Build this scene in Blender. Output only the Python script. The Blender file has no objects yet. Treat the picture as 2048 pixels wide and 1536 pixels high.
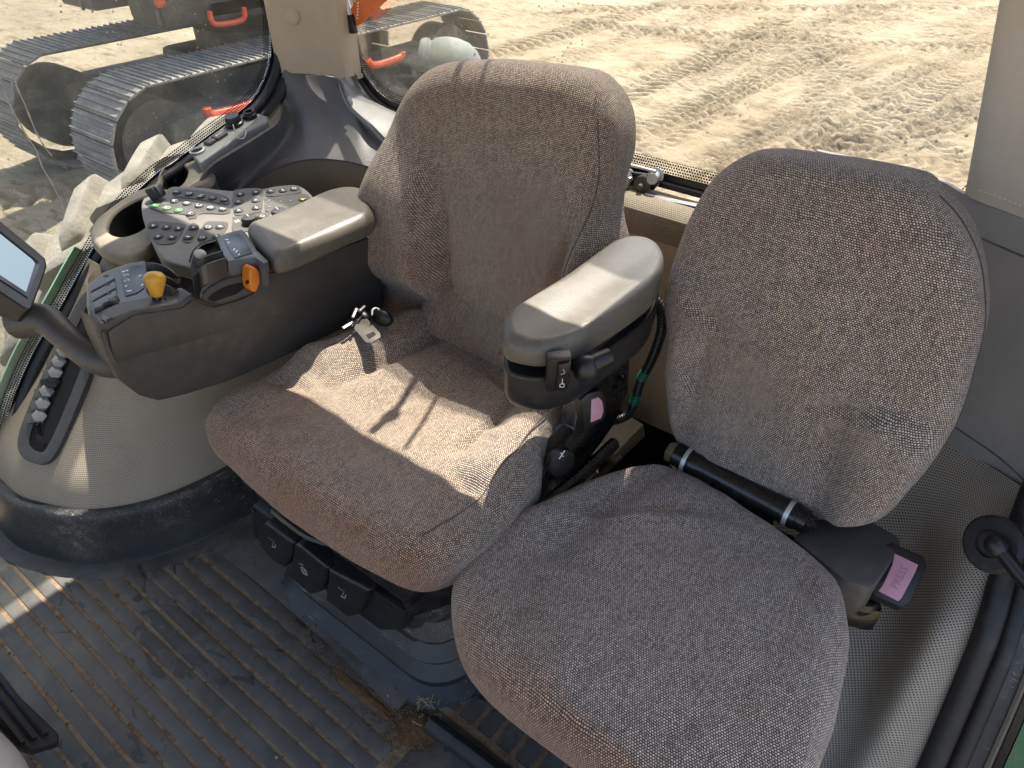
import bpy, bmesh, math, random
import numpy as np
from mathutils import Vector, Matrix, noise as mnoise

random.seed(7); np.random.seed(7)
R = math.radians
SC = bpy.context.scene
COL = SC.collection

# ------------------------------------------------------------------ camera
CAM_POS = Vector((0.0, 0.0, 1.40))        # metres above the cab floor, in the left door opening
CAM_AZ, CAM_PITCH, CAM_F = R(37.5), R(38.0), 1422.0
_h = Vector((-math.sin(CAM_AZ), math.cos(CAM_AZ), 0))
CAM_R = Vector((math.cos(CAM_AZ), math.sin(CAM_AZ), 0))
CAM_FW = _h * math.cos(CAM_PITCH) + Vector((0, 0, -math.sin(CAM_PITCH)))
CAM_U = CAM_R.cross(CAM_FW)
cam_data = bpy.data.cameras.new('camera'); cam = bpy.data.objects.new('camera', cam_data); COL.objects.link(cam)
cam_data.sensor_width = 36.0; cam_data.lens = CAM_F / 2048 * 36.0
cam_data.clip_start = 0.02; cam_data.clip_end = 2000
cam.matrix_world = Matrix.Translation(CAM_POS) @ Matrix((CAM_R, CAM_U, -CAM_FW)).transposed().to_4x4()
SC.camera = cam

# ------------------------------------------------------------------ sky and sun
SUN = Vector((-0.18, 0.52, 1.0)).normalized()
SUN_EL = math.asin(SUN.z); SUN_AZ = math.atan2(SUN.x, SUN.y)
world = bpy.data.worlds.new('World'); SC.world = world; world.use_nodes = True
wn = world.node_tree.nodes; wl = world.node_tree.links; wn.clear()
sky = wn.new('ShaderNodeTexSky'); sky.sky_type = 'NISHITA'; sky.sun_disc = False
sky.dust_density = 4.0; sky.ozone_density = 0.6
sky.sun_elevation = SUN_EL; sky.sun_rotation = SUN_AZ
bg = wn.new('ShaderNodeBackground'); bg.inputs['Strength'].default_value = 0.15
wo = wn.new('ShaderNodeOutputWorld')
wl.new(sky.outputs[0], bg.inputs[0]); wl.new(bg.outputs[0], wo.inputs[0])
sd = bpy.data.lights.new('sun', 'SUN'); sd.energy = 4.2; sd.angle = R(0.5); sd.color = (1.0, 0.94, 0.83)
so = bpy.data.objects.new('sun', sd); COL.objects.link(so)
so.rotation_euler = SUN.to_track_quat('Z', 'Y').to_euler(); so.location = SUN * 30
SC.view_settings.view_transform = 'Standard'; SC.view_settings.look = 'None'
SC.view_settings.gamma = 1.0; SC.view_settings.use_curve_mapping = False
SC.view_settings.exposure = 1.55
SC.render.engine = 'CYCLES'
SC.cycles.use_denoising = True
SC.cycles.max_bounces = 8; SC.cycles.diffuse_bounces = 5; SC.cycles.transparent_max_bounces = 16
SC.cycles.caustics_reflective = False; SC.cycles.caustics_refractive = False
SC.cycles.sample_clamp_indirect = 6.0

# ------------------------------------------------------------------ where a line of sight meets a plane of the cab
def sight(px, py):
    return CAM_FW * CAM_F + CAM_R * (px - 1024) - CAM_U * (py - 768)
def oz(px, py, z):
    d = sight(px, py); return CAM_POS + d * ((z - CAM_POS.z) / d.z)
def ox(px, py, x):
    d = sight(px, py); return CAM_POS + d * ((x - CAM_POS.x) / d.x)
def oy(px, py, y):
    d = sight(px, py); return CAM_POS + d * ((y - CAM_POS.y) / d.y)
def opl(px, py, O, n):
    d = sight(px, py); return CAM_POS + d * ((Vector(O) - CAM_POS).dot(n) / d.dot(n))

# ------------------------------------------------------------------ objects
WL = {}
def place(o, parent):
    o.parent = parent
def obj(name, vf, mat, parent=None, smooth=True, kind=None, auto=True):
    vs, fs = vf[0], vf[1]; uvs = vf[2] if len(vf) > 2 else None
    A = np.array([tuple(v) for v in vs], dtype=float)
    c = (A.min(0) + A.max(0)) / 2
    me = bpy.data.meshes.new(name)
    me.from_pydata((A - c).tolist(), [], [tuple(f) for f in fs])
    if uvs is not None:
        ul = me.uv_layers.new(name='UVMap')
        li = np.empty(len(me.loops), dtype=np.int32); me.loops.foreach_get('vertex_index', li)
        ul.data.foreach_set('uv', np.array([tuple(u) for u in uvs], dtype=np.float32)[li].ravel())
    if mat: me.materials.append(MATS[mat] if isinstance(mat, str) else mat)
    if smooth:
        me.polygons.foreach_set('use_smooth', [True] * len(me.polygons))
        if auto:
            try: me.set_sharp_from_angle(angle=R(38))
            except Exception: pass
    me.update()
    o = bpy.data.objects.new(name, me); COL.objects.link(o)
    w = Vector(c)
    if parent is not None:
        o.parent = parent; o.location = w - WL[parent.name]
    else:
        o.location = w
    WL[o.name] = w
    if kind: o['kind'] = kind
    return o
def thing(name, label, cat, loc=(0, 0, 0), group=None):
    o = bpy.data.objects.new(name, None); COL.objects.link(o); o.empty_display_size = 0.05
    o.location = loc; WL[o.name] = Vector(loc)
    o['label'] = label; o['category'] = cat
    if group: o['group'] = group
    return o
def tag(o, label, cat, group=None):
    o['label'] = label; o['category'] = cat
    if group: o['group'] = group
    return o

# ------------------------------------------------------------------ shapes: each returns (verts, faces[, uvs])
def merge(*ms):
    vs, fs, us = [], [], []
    hasuv = all(len(m) > 2 for m in ms)
    for m in ms:
        k = len(vs); vs += list(m[0]); fs += [tuple(i + k for i in f) for f in m[1]]
        if hasuv: us += list(m[2])
    return (vs, fs, us) if hasuv else (vs, fs)
def bev(vf, w, seg=2):
    bm = bmesh.new(); v = [bm.verts.new(p) for p in vf[0]]
    for f in vf[1]:
        try: bm.faces.new([v[i] for i in f])
        except ValueError: pass
    bmesh.ops.recalc_face_normals(bm, faces=bm.faces)
    if w > 0:
        es = [e for e in bm.edges if len(e.link_faces) == 2 and e.calc_face_angle(0) > 0.35]
        bmesh.ops.bevel(bm, geom=es, offset=w, segments=seg, profile=0.6, affect='EDGES', clamp_overlap=True)
    bm.verts.index_update()
    out = ([tuple(x.co) for x in bm.verts], [tuple(x.index for x in f.verts) for f in bm.faces])
    bm.free(); return out
def box(c, s, M=None, w=0.004, seg=2):
    c = Vector(c); vs = []
    for dz in (-.5, .5):
        for dy in (-.5, .5):
            for dx in (-.5, .5):
                p = Vector((dx * s[0], dy * s[1], dz * s[2]))
                vs.append(c + (M @ p if M else p))
    fs = [(0, 2, 3, 1), (4, 5, 7, 6), (0, 1, 5, 4), (2, 6, 7, 3), (0, 4, 6, 2), (1, 3, 7, 5)]
    return bev((vs, fs), w, seg)
def prism(poly, d, w=0.003, seg=2):
    poly = [Vector(p) for p in poly]; d = Vector(d); n = len(poly)
    vs = poly + [p + d for p in poly]
    fs = [tuple(range(n))[::-1], tuple(range(n, 2 * n))] + [(i, (i + 1) % n, n + (i + 1) % n, n + i) for i in range(n)]
    return bev((vs, fs), w, seg)
def cr(pts, n=8, closed=False):
    P = [Vector(p) for p in pts]; m = len(P); out = []
    rng = range(m) if closed else range(m - 1)
    for i in rng:
        if closed: a, b, c, d = P[i - 1], P[i], P[(i + 1) % m], P[(i + 2) % m]
        else: a, b, c, d = P[max(i - 1, 0)], P[i], P[i + 1], P[min(i + 2, m - 1)]
        for k in range(n):
            t = k / n
            out.append(0.5 * ((2 * b) + (c - a) * t + (2 * a - 5 * b + 4 * c - d) * t * t + (3 * b - a - 3 * c + d) * t ** 3))
    if not closed: out.append(P[-1])
    return out
def resamp(pts, n, closed=False):
    P = [Vector(p) for p in pts]
    if closed: P = P + [P[0]]
    L = [0.0]
    for a, b in zip(P, P[1:]): L.append(L[-1] + (b - a).length)
    out = []; j = 0
    for k in range(n):
        s = L[-1] * k / (n if closed else n - 1)
        while j < len(L) - 2 and L[j + 1] < s: j += 1
        t = (s - L[j]) / max(L[j + 1] - L[j], 1e-9)
        out.append(P[j].lerp(P[j + 1], min(max(t, 0), 1)))
    return out
def tube(pts, r, n=8, closed=False, caps=True, flat=1.0, up=None):
    P = [Vector(p) for p in pts]; m = len(P)
    rs = r if isinstance(r, (list, tuple)) else [r] * m
    vs, fs = [], []
    prev = None
    for i in range(m):
        if closed: t = (P[(i + 1) % m] - P[i - 1]).normalized()
        else: t = (P[min(i + 1, m - 1)] - P[max(i - 1, 0)]).normalized()
        if prev is None:
            a = Vector(up) if up else (Vector((0, 0, 1)) if abs(t.z) < .9 else Vector((1, 0, 0)))
            prev = (a - t * a.dot(t)).normalized()
        else: prev = (prev - t * prev.dot(t)).normalized()
        b = t.cross(prev)
        for k in range(n):
            a = 2 * math.pi * k / n
            vs.append(P[i] + (prev * math.cos(a) * flat + b * math.sin(a)) * rs[i])
    for i in range(m if closed else m - 1):
        j = (i + 1) % m
        for k in range(n):
            l = (k + 1) % n
            fs.append((i * n + k, i * n + l, j * n + l, j * n + k))
    if caps and not closed:
        fs.append(tuple(range(n))[::-1]); fs.append(tuple((m - 1) * n + k for k in range(n)))
    return vs, fs
def basis(ax):
    ax = Vector(ax).normalized()
    a = Vector((0, 0, 1)) if abs(ax.z) < .9 else Vector((1, 0, 0))
    u = (a - ax * a.dot(ax)).normalized(); return u, ax.cross(u), ax
def lathe(prof, O, ax, n=20, a0=0.0, lobes=0, lobe=0.0):
    u, v, w = basis(ax); O = Vector(O); vs, fs = [], []
    for (r, h) in prof:
        for k in range(n):
            a = a0 + 2 * math.pi * k / n
            rr = r * (1 + lobe * math.cos(lobes * a)) if lobes else r
            vs.append(O + (u * math.cos(a) + v * math.sin(a)) * rr + w * h)
    for i in range(len(prof) - 1):
        for k in range(n):
            l = (k + 1) % n
            fs.append((i * n + k, i * n + l, (i + 1) * n + l, (i + 1) * n + k))
    if prof[0][0] > 1e-5: fs.append(tuple(range(n))[::-1])
    if prof[-1][0] > 1e-5: fs.append(tuple((len(prof) - 1) * n + k for k in range(n)))
    return vs, fs
def grid(rows, uvs=True):
    m, n = len(rows), len(rows[0]); vs = [p for r in rows for p in r]
    fs = [(i * n + j, i * n + j + 1, (i + 1) * n + j + 1, (i + 1) * n + j) for i in range(m - 1) for j in range(n - 1)]
    us = []
    # metric uv from mean arc lengths
    V = [0.0]
    for i in range(1, m): V.append(V[-1] + sum((rows[i][j] - rows[i - 1][j]).length for j in range(0, n, max(1, n // 8))) / len(range(0, n, max(1, n // 8))))
    U = [0.0]
    for j in range(1, n): U.append(U[-1] + sum((rows[i][j] - rows[i][j - 1]).length for i in range(0, m, max(1, m // 8))) / len(range(0, m, max(1, m // 8))))
    for i in range(m):
        for j in range(n): us.append((U[j], V[i]))
    return vs, fs, us
def loft(curves, n=24, sub=6):
    """smooth surface through the given 3D curves"""
    C = [resamp(cr(c, 6), n) for c in curves]
    cols = [cr([C[i][j] for i in range(len(C))], sub) for j in range(n)]
    return [[cols[j][i] for j in range(n)] for i in range(len(cols[0]))]
def shell(rows, t):
    """a sheet of thickness t from a grid of points, thickened away from its front"""
    m, n = len(rows), len(rows[0])
    g = grid(rows); vs, fs, us = list(g[0]), list(g[1]), list(g[2])
    nor = []
    for i in range(m):
        for j in range(n):
            a = rows[i][min(j + 1, n - 1)] - rows[i][max(j - 1, 0)]
            b = rows[min(i + 1, m - 1)][j] - rows[max(i - 1, 0)][j]
            q = a.cross(b); nor.append(q.normalized() if q.length > 1e-9 else Vector((0, 0, 1)))
    k = m * n
    vs += [vs[i] - nor[i] * t for i in range(k)]; us += us[:k]
    fs += [tuple(x + k for x in f[::-1]) for f in g[1]]
    bd = [j for j in range(n)] + [i * n + n - 1 for i in range(1, m)] + [(m - 1) * n + j for j in range(n - 2, -1, -1)] + [i * n for i in range(m - 2, 0, -1)]
    for a, b in zip(bd, bd[1:] + bd[:1]): fs.append((b, a, a + k, b + k))
    return vs, fs, us
def ell(c, r, nu=16, nv=10, M=None):
    vs, fs = [], []; c = Vector(c)
    for i in range(nv + 1):
        a = math.pi * i / nv
        for k in range(nu):
            b = 2 * math.pi * k / nu
            p = Vector((r[0] * math.sin(a) * math.cos(b), r[1] * math.sin(a) * math.sin(b), r[2] * math.cos(a)))
            vs.append(c + (M @ p if M else p))
    for i in range(nv):
        for k in range(nu):
            l = (k + 1) % nu; fs.append((i * nu + k, (i + 1) * nu + k, (i + 1) * nu + l, i * nu + l))
    return bev((vs, fs), 0)
def sst(x, a, b):
    t = min(max((x - a) / (b - a), 0.0), 1.0); return t * t * (3 - 2 * t)
def frame(O, ex, ey):
    ex = Vector(ex).normalized(); ey = Vector(ey); ey = (ey - ex * ey.dot(ex)).normalized()
    return Vector(O), ex, ey, ex.cross(ey)
def to_local(F, p):
    d = Vector(p) - F[0]; return (d.dot(F[1]), d.dot(F[2]))
def traced(F, pts):
    """outline points seen in the photograph, on the plane of frame F -> plane coordinates"""
    return [to_local(F, opl(x, y, F[0], F[3])) for x, y in pts]
SURF = [None]
def ridge(u, v, a, b, w, h):
    """a cloth fold from a to b: a crest with a trough beside it, fading at both ends"""
    ax, ay = b[0] - a[0], b[1] - a[1]; L = math.hypot(ax, ay); s = ((u - a[0]) * ax + (v - a[1]) * ay) / L
    if s < 0 or s > L: return 0.0
    t = ((u - a[0]) * -ay + (v - a[1]) * ax) / L
    return h * math.sin(math.pi * s / L) * (math.exp(-(t / w) ** 2) - .8 * math.exp(-((t - 1.6 * w) / w) ** 2))
def cushion(F, outline, rt, side, rb, hf, nseg=10, N=150, wr=0.0, seed=0, nint=22):
    """stuffed pad: widest outline in plane F, rounded over by rt on top, straight side, rounded by rb below"""
    O, ex, ey, ez = F
    C2 = resamp(cr([Vector((u, v, 0)) for u, v in outline], 8, True), N, True)
    # make counter clockwise
    ar = sum(a.x * b.y - b.x * a.y for a, b in zip(C2, C2[1:] + C2[:1]))
    if ar < 0: C2 = C2[::-1]
    cen = sum(C2, Vector()) / N
    prof = []   # (inset, h, arc) ; inset None -> interior scale
    rings = []
    for i in range(1, nint + 1):
        rings.append(('in', i / nint))
    for i in range(1, nseg + 1):
        a = math.pi / 2 * i / nseg
        rings.append(('e', rt * (1 - math.sin(a)), rt * math.cos(a), rt - rt * a, 1 - 0.9 * (a / (math.pi / 2)) ** 2))
    for i in range(1, 4):
        rings.append(('e', 0.0, -side * i / 3, rt - rt * math.pi / 2 - side * i / 3, 0.1 * (1 - i / 3)))
    for i in range(1, 6):
        a = math.pi / 2 * i / 5
        rings.append(('e', rb * (1 - math.cos(a)), -side - rb * math.sin(a), rt - rt * math.pi / 2 - side - rb * a, 0.0))
    rings.append(('b', 0.5)); 
    vs, us, fs = [], [], []
    def P(u, v, h, w, din=None):
        hh = h + hf(u, v) * w
        p = O + ex * u + ey * v + ez * hh
        if wr:
            q = Vector((u * 9 + seed, v * 9, hh * 9))
            p += ez * (wr * w * (mnoise.noise(q) + .6 * mnoise.noise(q * 2.3))) 
            if din is not None and w < .9: p -= (ex * din.x + ey * din.y) * (wr * .8 * mnoise.noise(q * 1.4))
        return p
    vs.append(P(cen.x, cen.y, rt, 1)); us.append((cen.x, cen.y))
    for rg in rings:
        for o in C2:
            d = cen - o; L = d.length; dn = d / L
            if rg[0] == 'in':
                q = cen + (o + dn * rt - cen) * rg[1]; vs.append(P(q.x, q.y, rt, 1)); us.append((q.x, q.y))
            elif rg[0] == 'e':
                q = o + dn * rg[1]; w = o + dn * rg[3]
                vs.append(P(q.x, q.y, rg[2], rg[4], dn)); us.append((w.x, w.y))
            else:
                q = cen + (o - cen) * rg[1]; vs.append(P(q.x, q.y, -side - rb, 0)); us.append((q.x, q.y))
    for k in range(N): fs.append((0, 1 + k, 1 + (k + 1) % N))
    for r_ in range(len(rings) - 1):
        a = 1 + r_ * N; b = a + N
        for k in range(N):
            l = (k + 1) % N; fs.append((a + k, b + k, b + l, a + l))
    a = 1 + (len(rings) - 1) * N
    fs.append(tuple(a + k for k in range(N))[::-1])
    ringidx = nint + nseg - 1
    edge = [Vector(vs[1 + ringidx * N + k]) for k in range(N)]
    SURF[0] = lambda u, v, h=0.0: P(u, v, rt + h, 1)
    return (vs, fs, us), edge
def text_mesh(s, F, size, depth=0.0006, rot=0.0, align='CENTER'):
    cu = bpy.data.curves.new('t', 'FONT'); cu.body = s; cu.size = size; cu.align_x = align; cu.align_y = 'CENTER'
    cu.extrude = depth / 2; cu.resolution_u = 2
    to = bpy.data.objects.new('t', cu); COL.objects.link(to)
    me = to.to_mesh()
    O, ex, ey, ez = F
    ca, sa = math.cos(rot), math.sin(rot)
    vs = []
    for v in me.vertices:
        x, y, z = v.co; xr, yr = x * ca - y * sa, x * sa + y * ca
        vs.append(O + ex * xr + ey * yr + ez * (z + depth / 2))
    fs = [tuple(p.vertices) for p in me.polygons]
    to.to_mesh_clear(); bpy.data.objects.remove(to); bpy.data.curves.remove(cu)
    return vs, fs

# ------------------------------------------------------------------ materials
MATS = {}
class NT:
    def __init__(s, name):
        s.m = bpy.data.materials.new(name); s.m.use_nodes = True
        s.n = s.m.node_tree.nodes; s.l = s.m.node_tree.links; s.n.clear()
        s.out = s.n.new('ShaderNodeOutputMaterial'); MATS[name] = s.m
    def new(s, t, **kw):
        k = s.n.new(t)
        for a, b in kw.items(): setattr(k, a, b)
        return k
    def put(s, sock, v):
        if isinstance(v, bpy.types.NodeSocket): s.l.new(v, sock)
        elif isinstance(v, (tuple, list)):
            sock.default_value = (*v, 1.0) if (len(v) == 3 and sock.type == 'RGBA') else v
        else: sock.default_value = v
    def math(s, op, a, b=0.0, c=0.0, clamp=False):
        k = s.new('ShaderNodeMath', operation=op, use_clamp=clamp)
        s.put(k.inputs[0], a); s.put(k.inputs[1], b); s.put(k.inputs[2], c); return k.outputs[0]
    def mix(s, f, a, b, blend='MIX'):
        k = s.new('ShaderNodeMix', data_type='RGBA', blend_type=blend)
        s.put(k.inputs[0], f); s.put(k.inputs[6], a); s.put(k.inputs[7], b); return k.outputs[2]
    def ramp(s, f, a, b):
        k = s.new('ShaderNodeMapRange', interpolation_type='SMOOTHSTEP'); s.put(k.inputs[0], f)
        k.inputs[1].default_value = a; k.inputs[2].default_value = b; return k.outputs[0]
    def co(s, which='Object'):
        if not hasattr(s, '_tc'): s._tc = s.new('ShaderNodeTexCoord')
        return s._tc.outputs[which]
    def map(s, v, sc=(1, 1, 1), rot=(0, 0, 0)):
        k = s.new('ShaderNodeMapping'); s.put(k.inputs['Vector'], v); k.inputs['Scale'].default_value = sc; k.inputs['Rotation'].default_value = rot; return k.outputs[0]
    def noise(s, scale, detail=3, rough=.55, v=None, which='Object', dist=0.0):
        k = s.new('ShaderNodeTexNoise'); k.inputs['Scale'].default_value = scale; k.inputs['Detail'].default_value = detail
        k.inputs['Roughness'].default_value = rough; k.inputs['Distortion'].default_value = dist
        s.l.new(v if v is not None else s.co(which), k.inputs['Vector']); return k.outputs[0]
    def vor(s, scale, v=None, feat='F1', which='Object'):
        k = s.new('ShaderNodeTexVoronoi', feature=feat); k.inputs['Scale'].default_value = scale
        s.l.new(v if v is not None else s.co(which), k.inputs['Vector']); return k.outputs['Distance']
    def bump(s, h, dist, strength=1.0, prev=None):
        k = s.new('ShaderNodeBump'); k.inputs['Distance'].default_value = dist; k.inputs['Strength'].default_value = strength
        s.l.new(h, k.inputs['Height'])
        if prev is not None: s.l.new(prev, k.inputs['Normal'])
        return k.outputs[0]
    def bsdf(s, col, rough=.5, normal=None, metal=0.0, spec=.5, **kw):
        k = s.new('ShaderNodeBsdfPrincipled'); s.put(k.inputs['Base Color'], col); s.put(k.inputs['Roughness'], rough)
        s.put(k.inputs['Metallic'], metal); s.put(k.inputs['Specular IOR Level'], spec)
        if normal is not None: s.l.new(normal, k.inputs['Normal'])
        for a, b in kw.items(): s.put(k.inputs[a.replace('_', ' ')], b)
        s.l.new(k.outputs[0], s.out.inputs[0]); return k

def plastic(name, col, rough=.45, grain=700, gd=.0002, var=.25, dust=(0.42, 0.36, 0.28), da=.25, spec=.5, scr=0.0):
    t = NT(name)
    n1 = t.noise(4, 5, .65); n2 = t.noise(38, 4, .6)
    dk = tuple(c * (1 - var) for c in col)
    c = t.mix(t.ramp(n1, .35, .7), dk, col)
    dm = t.math('MULTIPLY', t.ramp(n1, .42, .75), t.ramp(n2, .4, .7))
    c = t.mix(t.math('MULTIPLY', dm, da), c, dust)
    g = t.vor(grain)
    h = t.bump(g, gd, .6)
    if scr:
        sv = t.map(t.co(), (3, 60, 30), (.3, .5, .8)); s1 = t.ramp(t.noise(9, 2, .5, sv), .66, .72)
        sv2 = t.map(t.co(), (55, 4, 35), (.9, .1, .2)); s2 = t.ramp(t.noise(8, 2, .5, sv2), .66, .72)
        sm = t.math('MULTIPLY', t.math('MAXIMUM', s1, s2), t.ramp(n1, .4, .6))
        c = t.mix(t.math('MULTIPLY', sm, scr), c, (.5, .47, .42))
    r = t.math('ADD', t.math('MULTIPLY', n2, .22), rough - .11)
    t.bsdf(c, r, h, spec=spec)

def fabric():
    for name, warm, stain in (('seat_fabric', (1.0, .795, .615), .5), ('seat_fabric_grey', (1.0, .825, .69), .4)):
        t = NT(name)
        uv = t.co('UV'); sp = t.new('ShaderNodeSeparateXYZ'); t.l.new(uv, sp.inputs[0])
        wob = t.math('ADD', t.noise(24, 3, .6, uv), t.math('MULTIPLY', t.noise(110, 2, .6, uv), .35))
        U = t.math('ADD', t.math('MULTIPLY', sp.outputs[0], 1 / .0037), t.math('MULTIPLY', wob, 1.4))
        V = t.math('ADD', t.math('MULTIPLY', sp.outputs[1], 1 / .0032), t.math('MULTIPLY', wob, 1.5))
        row = t.math('FLOOR', V)
        us = t.math('ADD', U, t.math('MULTIPLY', row, .5))
        f1 = t.math('ABSOLUTE', t.math('SINE', t.math('MULTIPLY', us, math.pi)))
        f2 = t.math('ABSOLUTE', t.math('SINE', t.math('MULTIPLY', V, math.pi)))
        h = t.math('POWER', t.math('MULTIPLY', f1, f2), .8)
        cell = t.new('ShaderNodeCombineXYZ'); t.l.new(t.math('FLOOR', us), cell.inputs[0]); t.l.new(row, cell.inputs[1])
        wn_ = t.new('ShaderNodeTexWhiteNoise', noise_dimensions='2D'); t.l.new(cell.outputs[0], wn_.inputs[0])
        strk = t.noise(1.0, 3, .6, t.map(uv, (260, 18, 1)))
        lum = t.math('ADD', t.math('MULTIPLY', wn_.outputs[0], .55), t.math('MULTIPLY', t.ramp(strk, .25, .75), .34))
        light = t.mix(lum, tuple(a * b for a, b in zip((.24, .24, .24), warm)), tuple(a * b for a, b in zip((.90, .90, .90), warm)))
        c = t.mix(t.ramp(h, .20, .76), tuple(a * .018 for a in warm), light)
        big = t.noise(5.5, 4, .6, uv); sm = t.ramp(big, .46, .72)
        c = t.mix(t.math('MULTIPLY', sm, stain), c, t.mix(1.0, c, (.86, .66, .50), 'MULTIPLY'))
        # grime rubbed into the lower front lip: a stain in the cloth's own coordinates
        lip = t.ramp(t.math('ADD', sp.outputs[1], t.math('MULTIPLY', big, -.10)), .0, -.09)
        c = t.mix(t.math('MULTIPLY', lip, .85), c, t.mix(1.0, c, (.84, .58, .43), 'MULTIPLY'))
        spot = t.ramp(t.noise(26, 4, .6, uv), .74, .80)
        c = t.mix(t.math('MULTIPLY', spot, .5), c, (.05, .045, .05))
        nb = t.bump(h, .0016, .9)
        nb = t.bump(t.noise(14, 3, .5, uv), .004, .35, nb)
        t.bsdf(c, .92, nb, spec=.15, Sheen_Weight=.25, Sheen_Roughness=.5)
fabric()
plastic('grey_plastic', (.155, .150, .145), .48, 900, .00018, .18, da=.14)
plastic('grey_plastic_light', (.31, .30, .285), .5, 900, .00018, .15, da=.2)
plastic('console_plastic', (.075, .066, .058), .42, 1100, .00015, .2, da=.12)
plastic('console_top', (.10, .108, .12), .30, 1300, .0001, .2, da=.10)  # blue of the reflected sky tinted into the grey base colour
plastic('armrest_vinyl', (.118, .106, .086), .40, 520, .0006, .12, da=.12)
plastic('black_plastic', (.012, .012, .013), .38, 900, .00015, .3, da=.05)
plastic('black_metal', (.008, .008, .009), .28, 300, .0001, .3, da=.04, spec=.6)
plastic('black_rubber', (.022, .022, .023), .62, 500, .0003, .3, da=.10)
plastic('skirt_rubber', (.026, .027, .028), .45, 400, .0002, .3, da=.25, scr=.7)
plastic('beige_trim', (.56, .46, .335), .62, 900, .0003, .12, da=.2)
plastic('beige_dirty', (.24, .205, .155), .6, 700, .0003, .3, (.40, .33, .22), .7)
plastic('seam_thread', (.10, .083, .07), .95, 900, .0004, .3, da=.1)
plastic('shade_trim', (.36, .31, .24), .7, 900, .0003, .15, da=.15)
plastic('pillar_grey', (.58, .53, .46), .66, 900, .0003, .1, da=.1)
plastic('key_black', (.02, .02, .021), .6, 900, .00008, .2, da=.1)
plastic('key_well', (.075, .07, .065), .55, 900, .0001, .2, da=.12)
plastic('keypad_body', (.165, .15, .132), .50, 1300, .0001, .12, da=.15)
plastic('key_green', (.06, .24, .075), .5, 900, .0001, .3, da=.1)
plastic('key_yellow', (.7, .62, .08), .5, 900, .0001, .2, da=.1)
plastic('knob_yellow', (.72, .37, .035), .28, 500, .00005, .12, da=.06)
plastic('lever_orange', (.78, .23, .018), .4, 800, .0001, .15, da=.06)
plastic('tag_orange', (.85, .17, .03), .45, 300, .0001, .2, (.8, .5, .2), .3)
plastic('safety_orange', (.80, .10, .03), .5, 200, .0002, .2, (.5, .3, .2), .35)
plastic('buckle_red', (.62, .30, .36), .5, 600, .0001, .12, (.75, .6, .6), .3)
plastic('buckle_shade', (.46, .20, .26), .5, 600, .0001, .12, da=.05)
plastic('dry_dust', (.6, .56, .48), .9, 300, .0003, .2, da=.3)
plastic('label_blue', (.035, .05, .075), .3, 3000, .00001, .05, da=.03)
plastic('print_grey', (.30, .31, .31), .5, 900, .00002, .1, da=.05)
plastic('print_white', (.86, .87, .86), .5, 900, .00002, .1, da=.05)
plastic('screen_glass', (.02, .024, .03), .06, 900, .00001, .1, da=.1)
plastic('cab_green', (.025, .12, .045), .35, 300, .0001, .2, (.3, .33, .22), .25)
plastic('rail_green', (.24, .42, .26), .45, 300, .0001, .2, (.5, .5, .4), .35)
plastic('frit_black', (.010, .010, .011), .4, 300, .0001, .2, da=.1)
plastic('seal_rubber', (.014, .014, .015), .5, 500, .0002, .3, (.3, .28, .24), .12)
plastic('dusty_sill', (.36, .27, .16), .9, 90, .002, .5, (.55, .36, .17), .9)
plastic('white_card', (.42, .37, .28), .7, 200, .0006, .1, (.40, .28, .14), .5)
plastic('tan_bin', (.21, .17, .115), .6, 500, .0002, .25, da=.3)
plastic('dark_void', (.006, .006, .006), .8, 300, .0001, .2, da=.0)
plastic('hose_black', (.014, .014, .015), .4, 700, .0001, .2, da=.1)
plastic('hose_green', (.02, .20, .10), .5, 700, .0001, .2, da=.1)
plastic('exc_shoe', (.24, .225, .21), .75, 60, .003, .3, (.44, .38, .30), .9)
plastic('exc_body', (.045, .045, .046), .6, 60, .002, .4, (.30, .25, .18), .5)
plastic('exc_frame', (.13, .118, .10), .8, 40, .003, .5, (.36, .30, .22), .9)
plastic('tyre_dusty', (.31, .28, .23), .9, 70, .002, .35, (.44, .37, .27), .8)
plastic('lens_grey', (.10, .12, .11), .35, 300, .0002, .15, (.35, .35, .3), .4)
plastic('lamp_housing', (.17, .19, .165), .75, 300, .0002, .15, (.45, .45, .38), .5)
plastic('blue_print', (.25, .55, .70), .5, 900, .00002, .1, da=.05)

def metals():
    t = NT('brushed_steel'); n = t.noise(60, 3)
    t.bsdf(t.mix(n, (.45, .43, .40), (.62, .60, .56)), .35, t.bump(n, .0003, .4), metal=1.0)
    t = NT('latch_steel'); n = t.noise(90, 3)
    t.bsdf(t.mix(n, (.10, .09, .075), (.14, .128, .105)), .6, metal=.25)
    t = NT('alloy'); n = t.noise(25, 3)
    t.bsdf(t.mix(n, (.55, .55, .53), (.68, .68, .66)), .45, metal=.7)
    t = NT('zinc_bolt'); n = t.noise(50, 3)
    t.bsdf(t.mix(n, (.55, .45, .26), (.70, .62, .42)), .38, metal=.9)
metals()
t = NT('sky_reflection_glow'); t.bsdf((.05, .06, .07), .08, Emission_Color=(.42, .62, .72, 1), Emission_Strength=.22)  # pale blue glow stands in for sky mirrored in the screen

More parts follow.
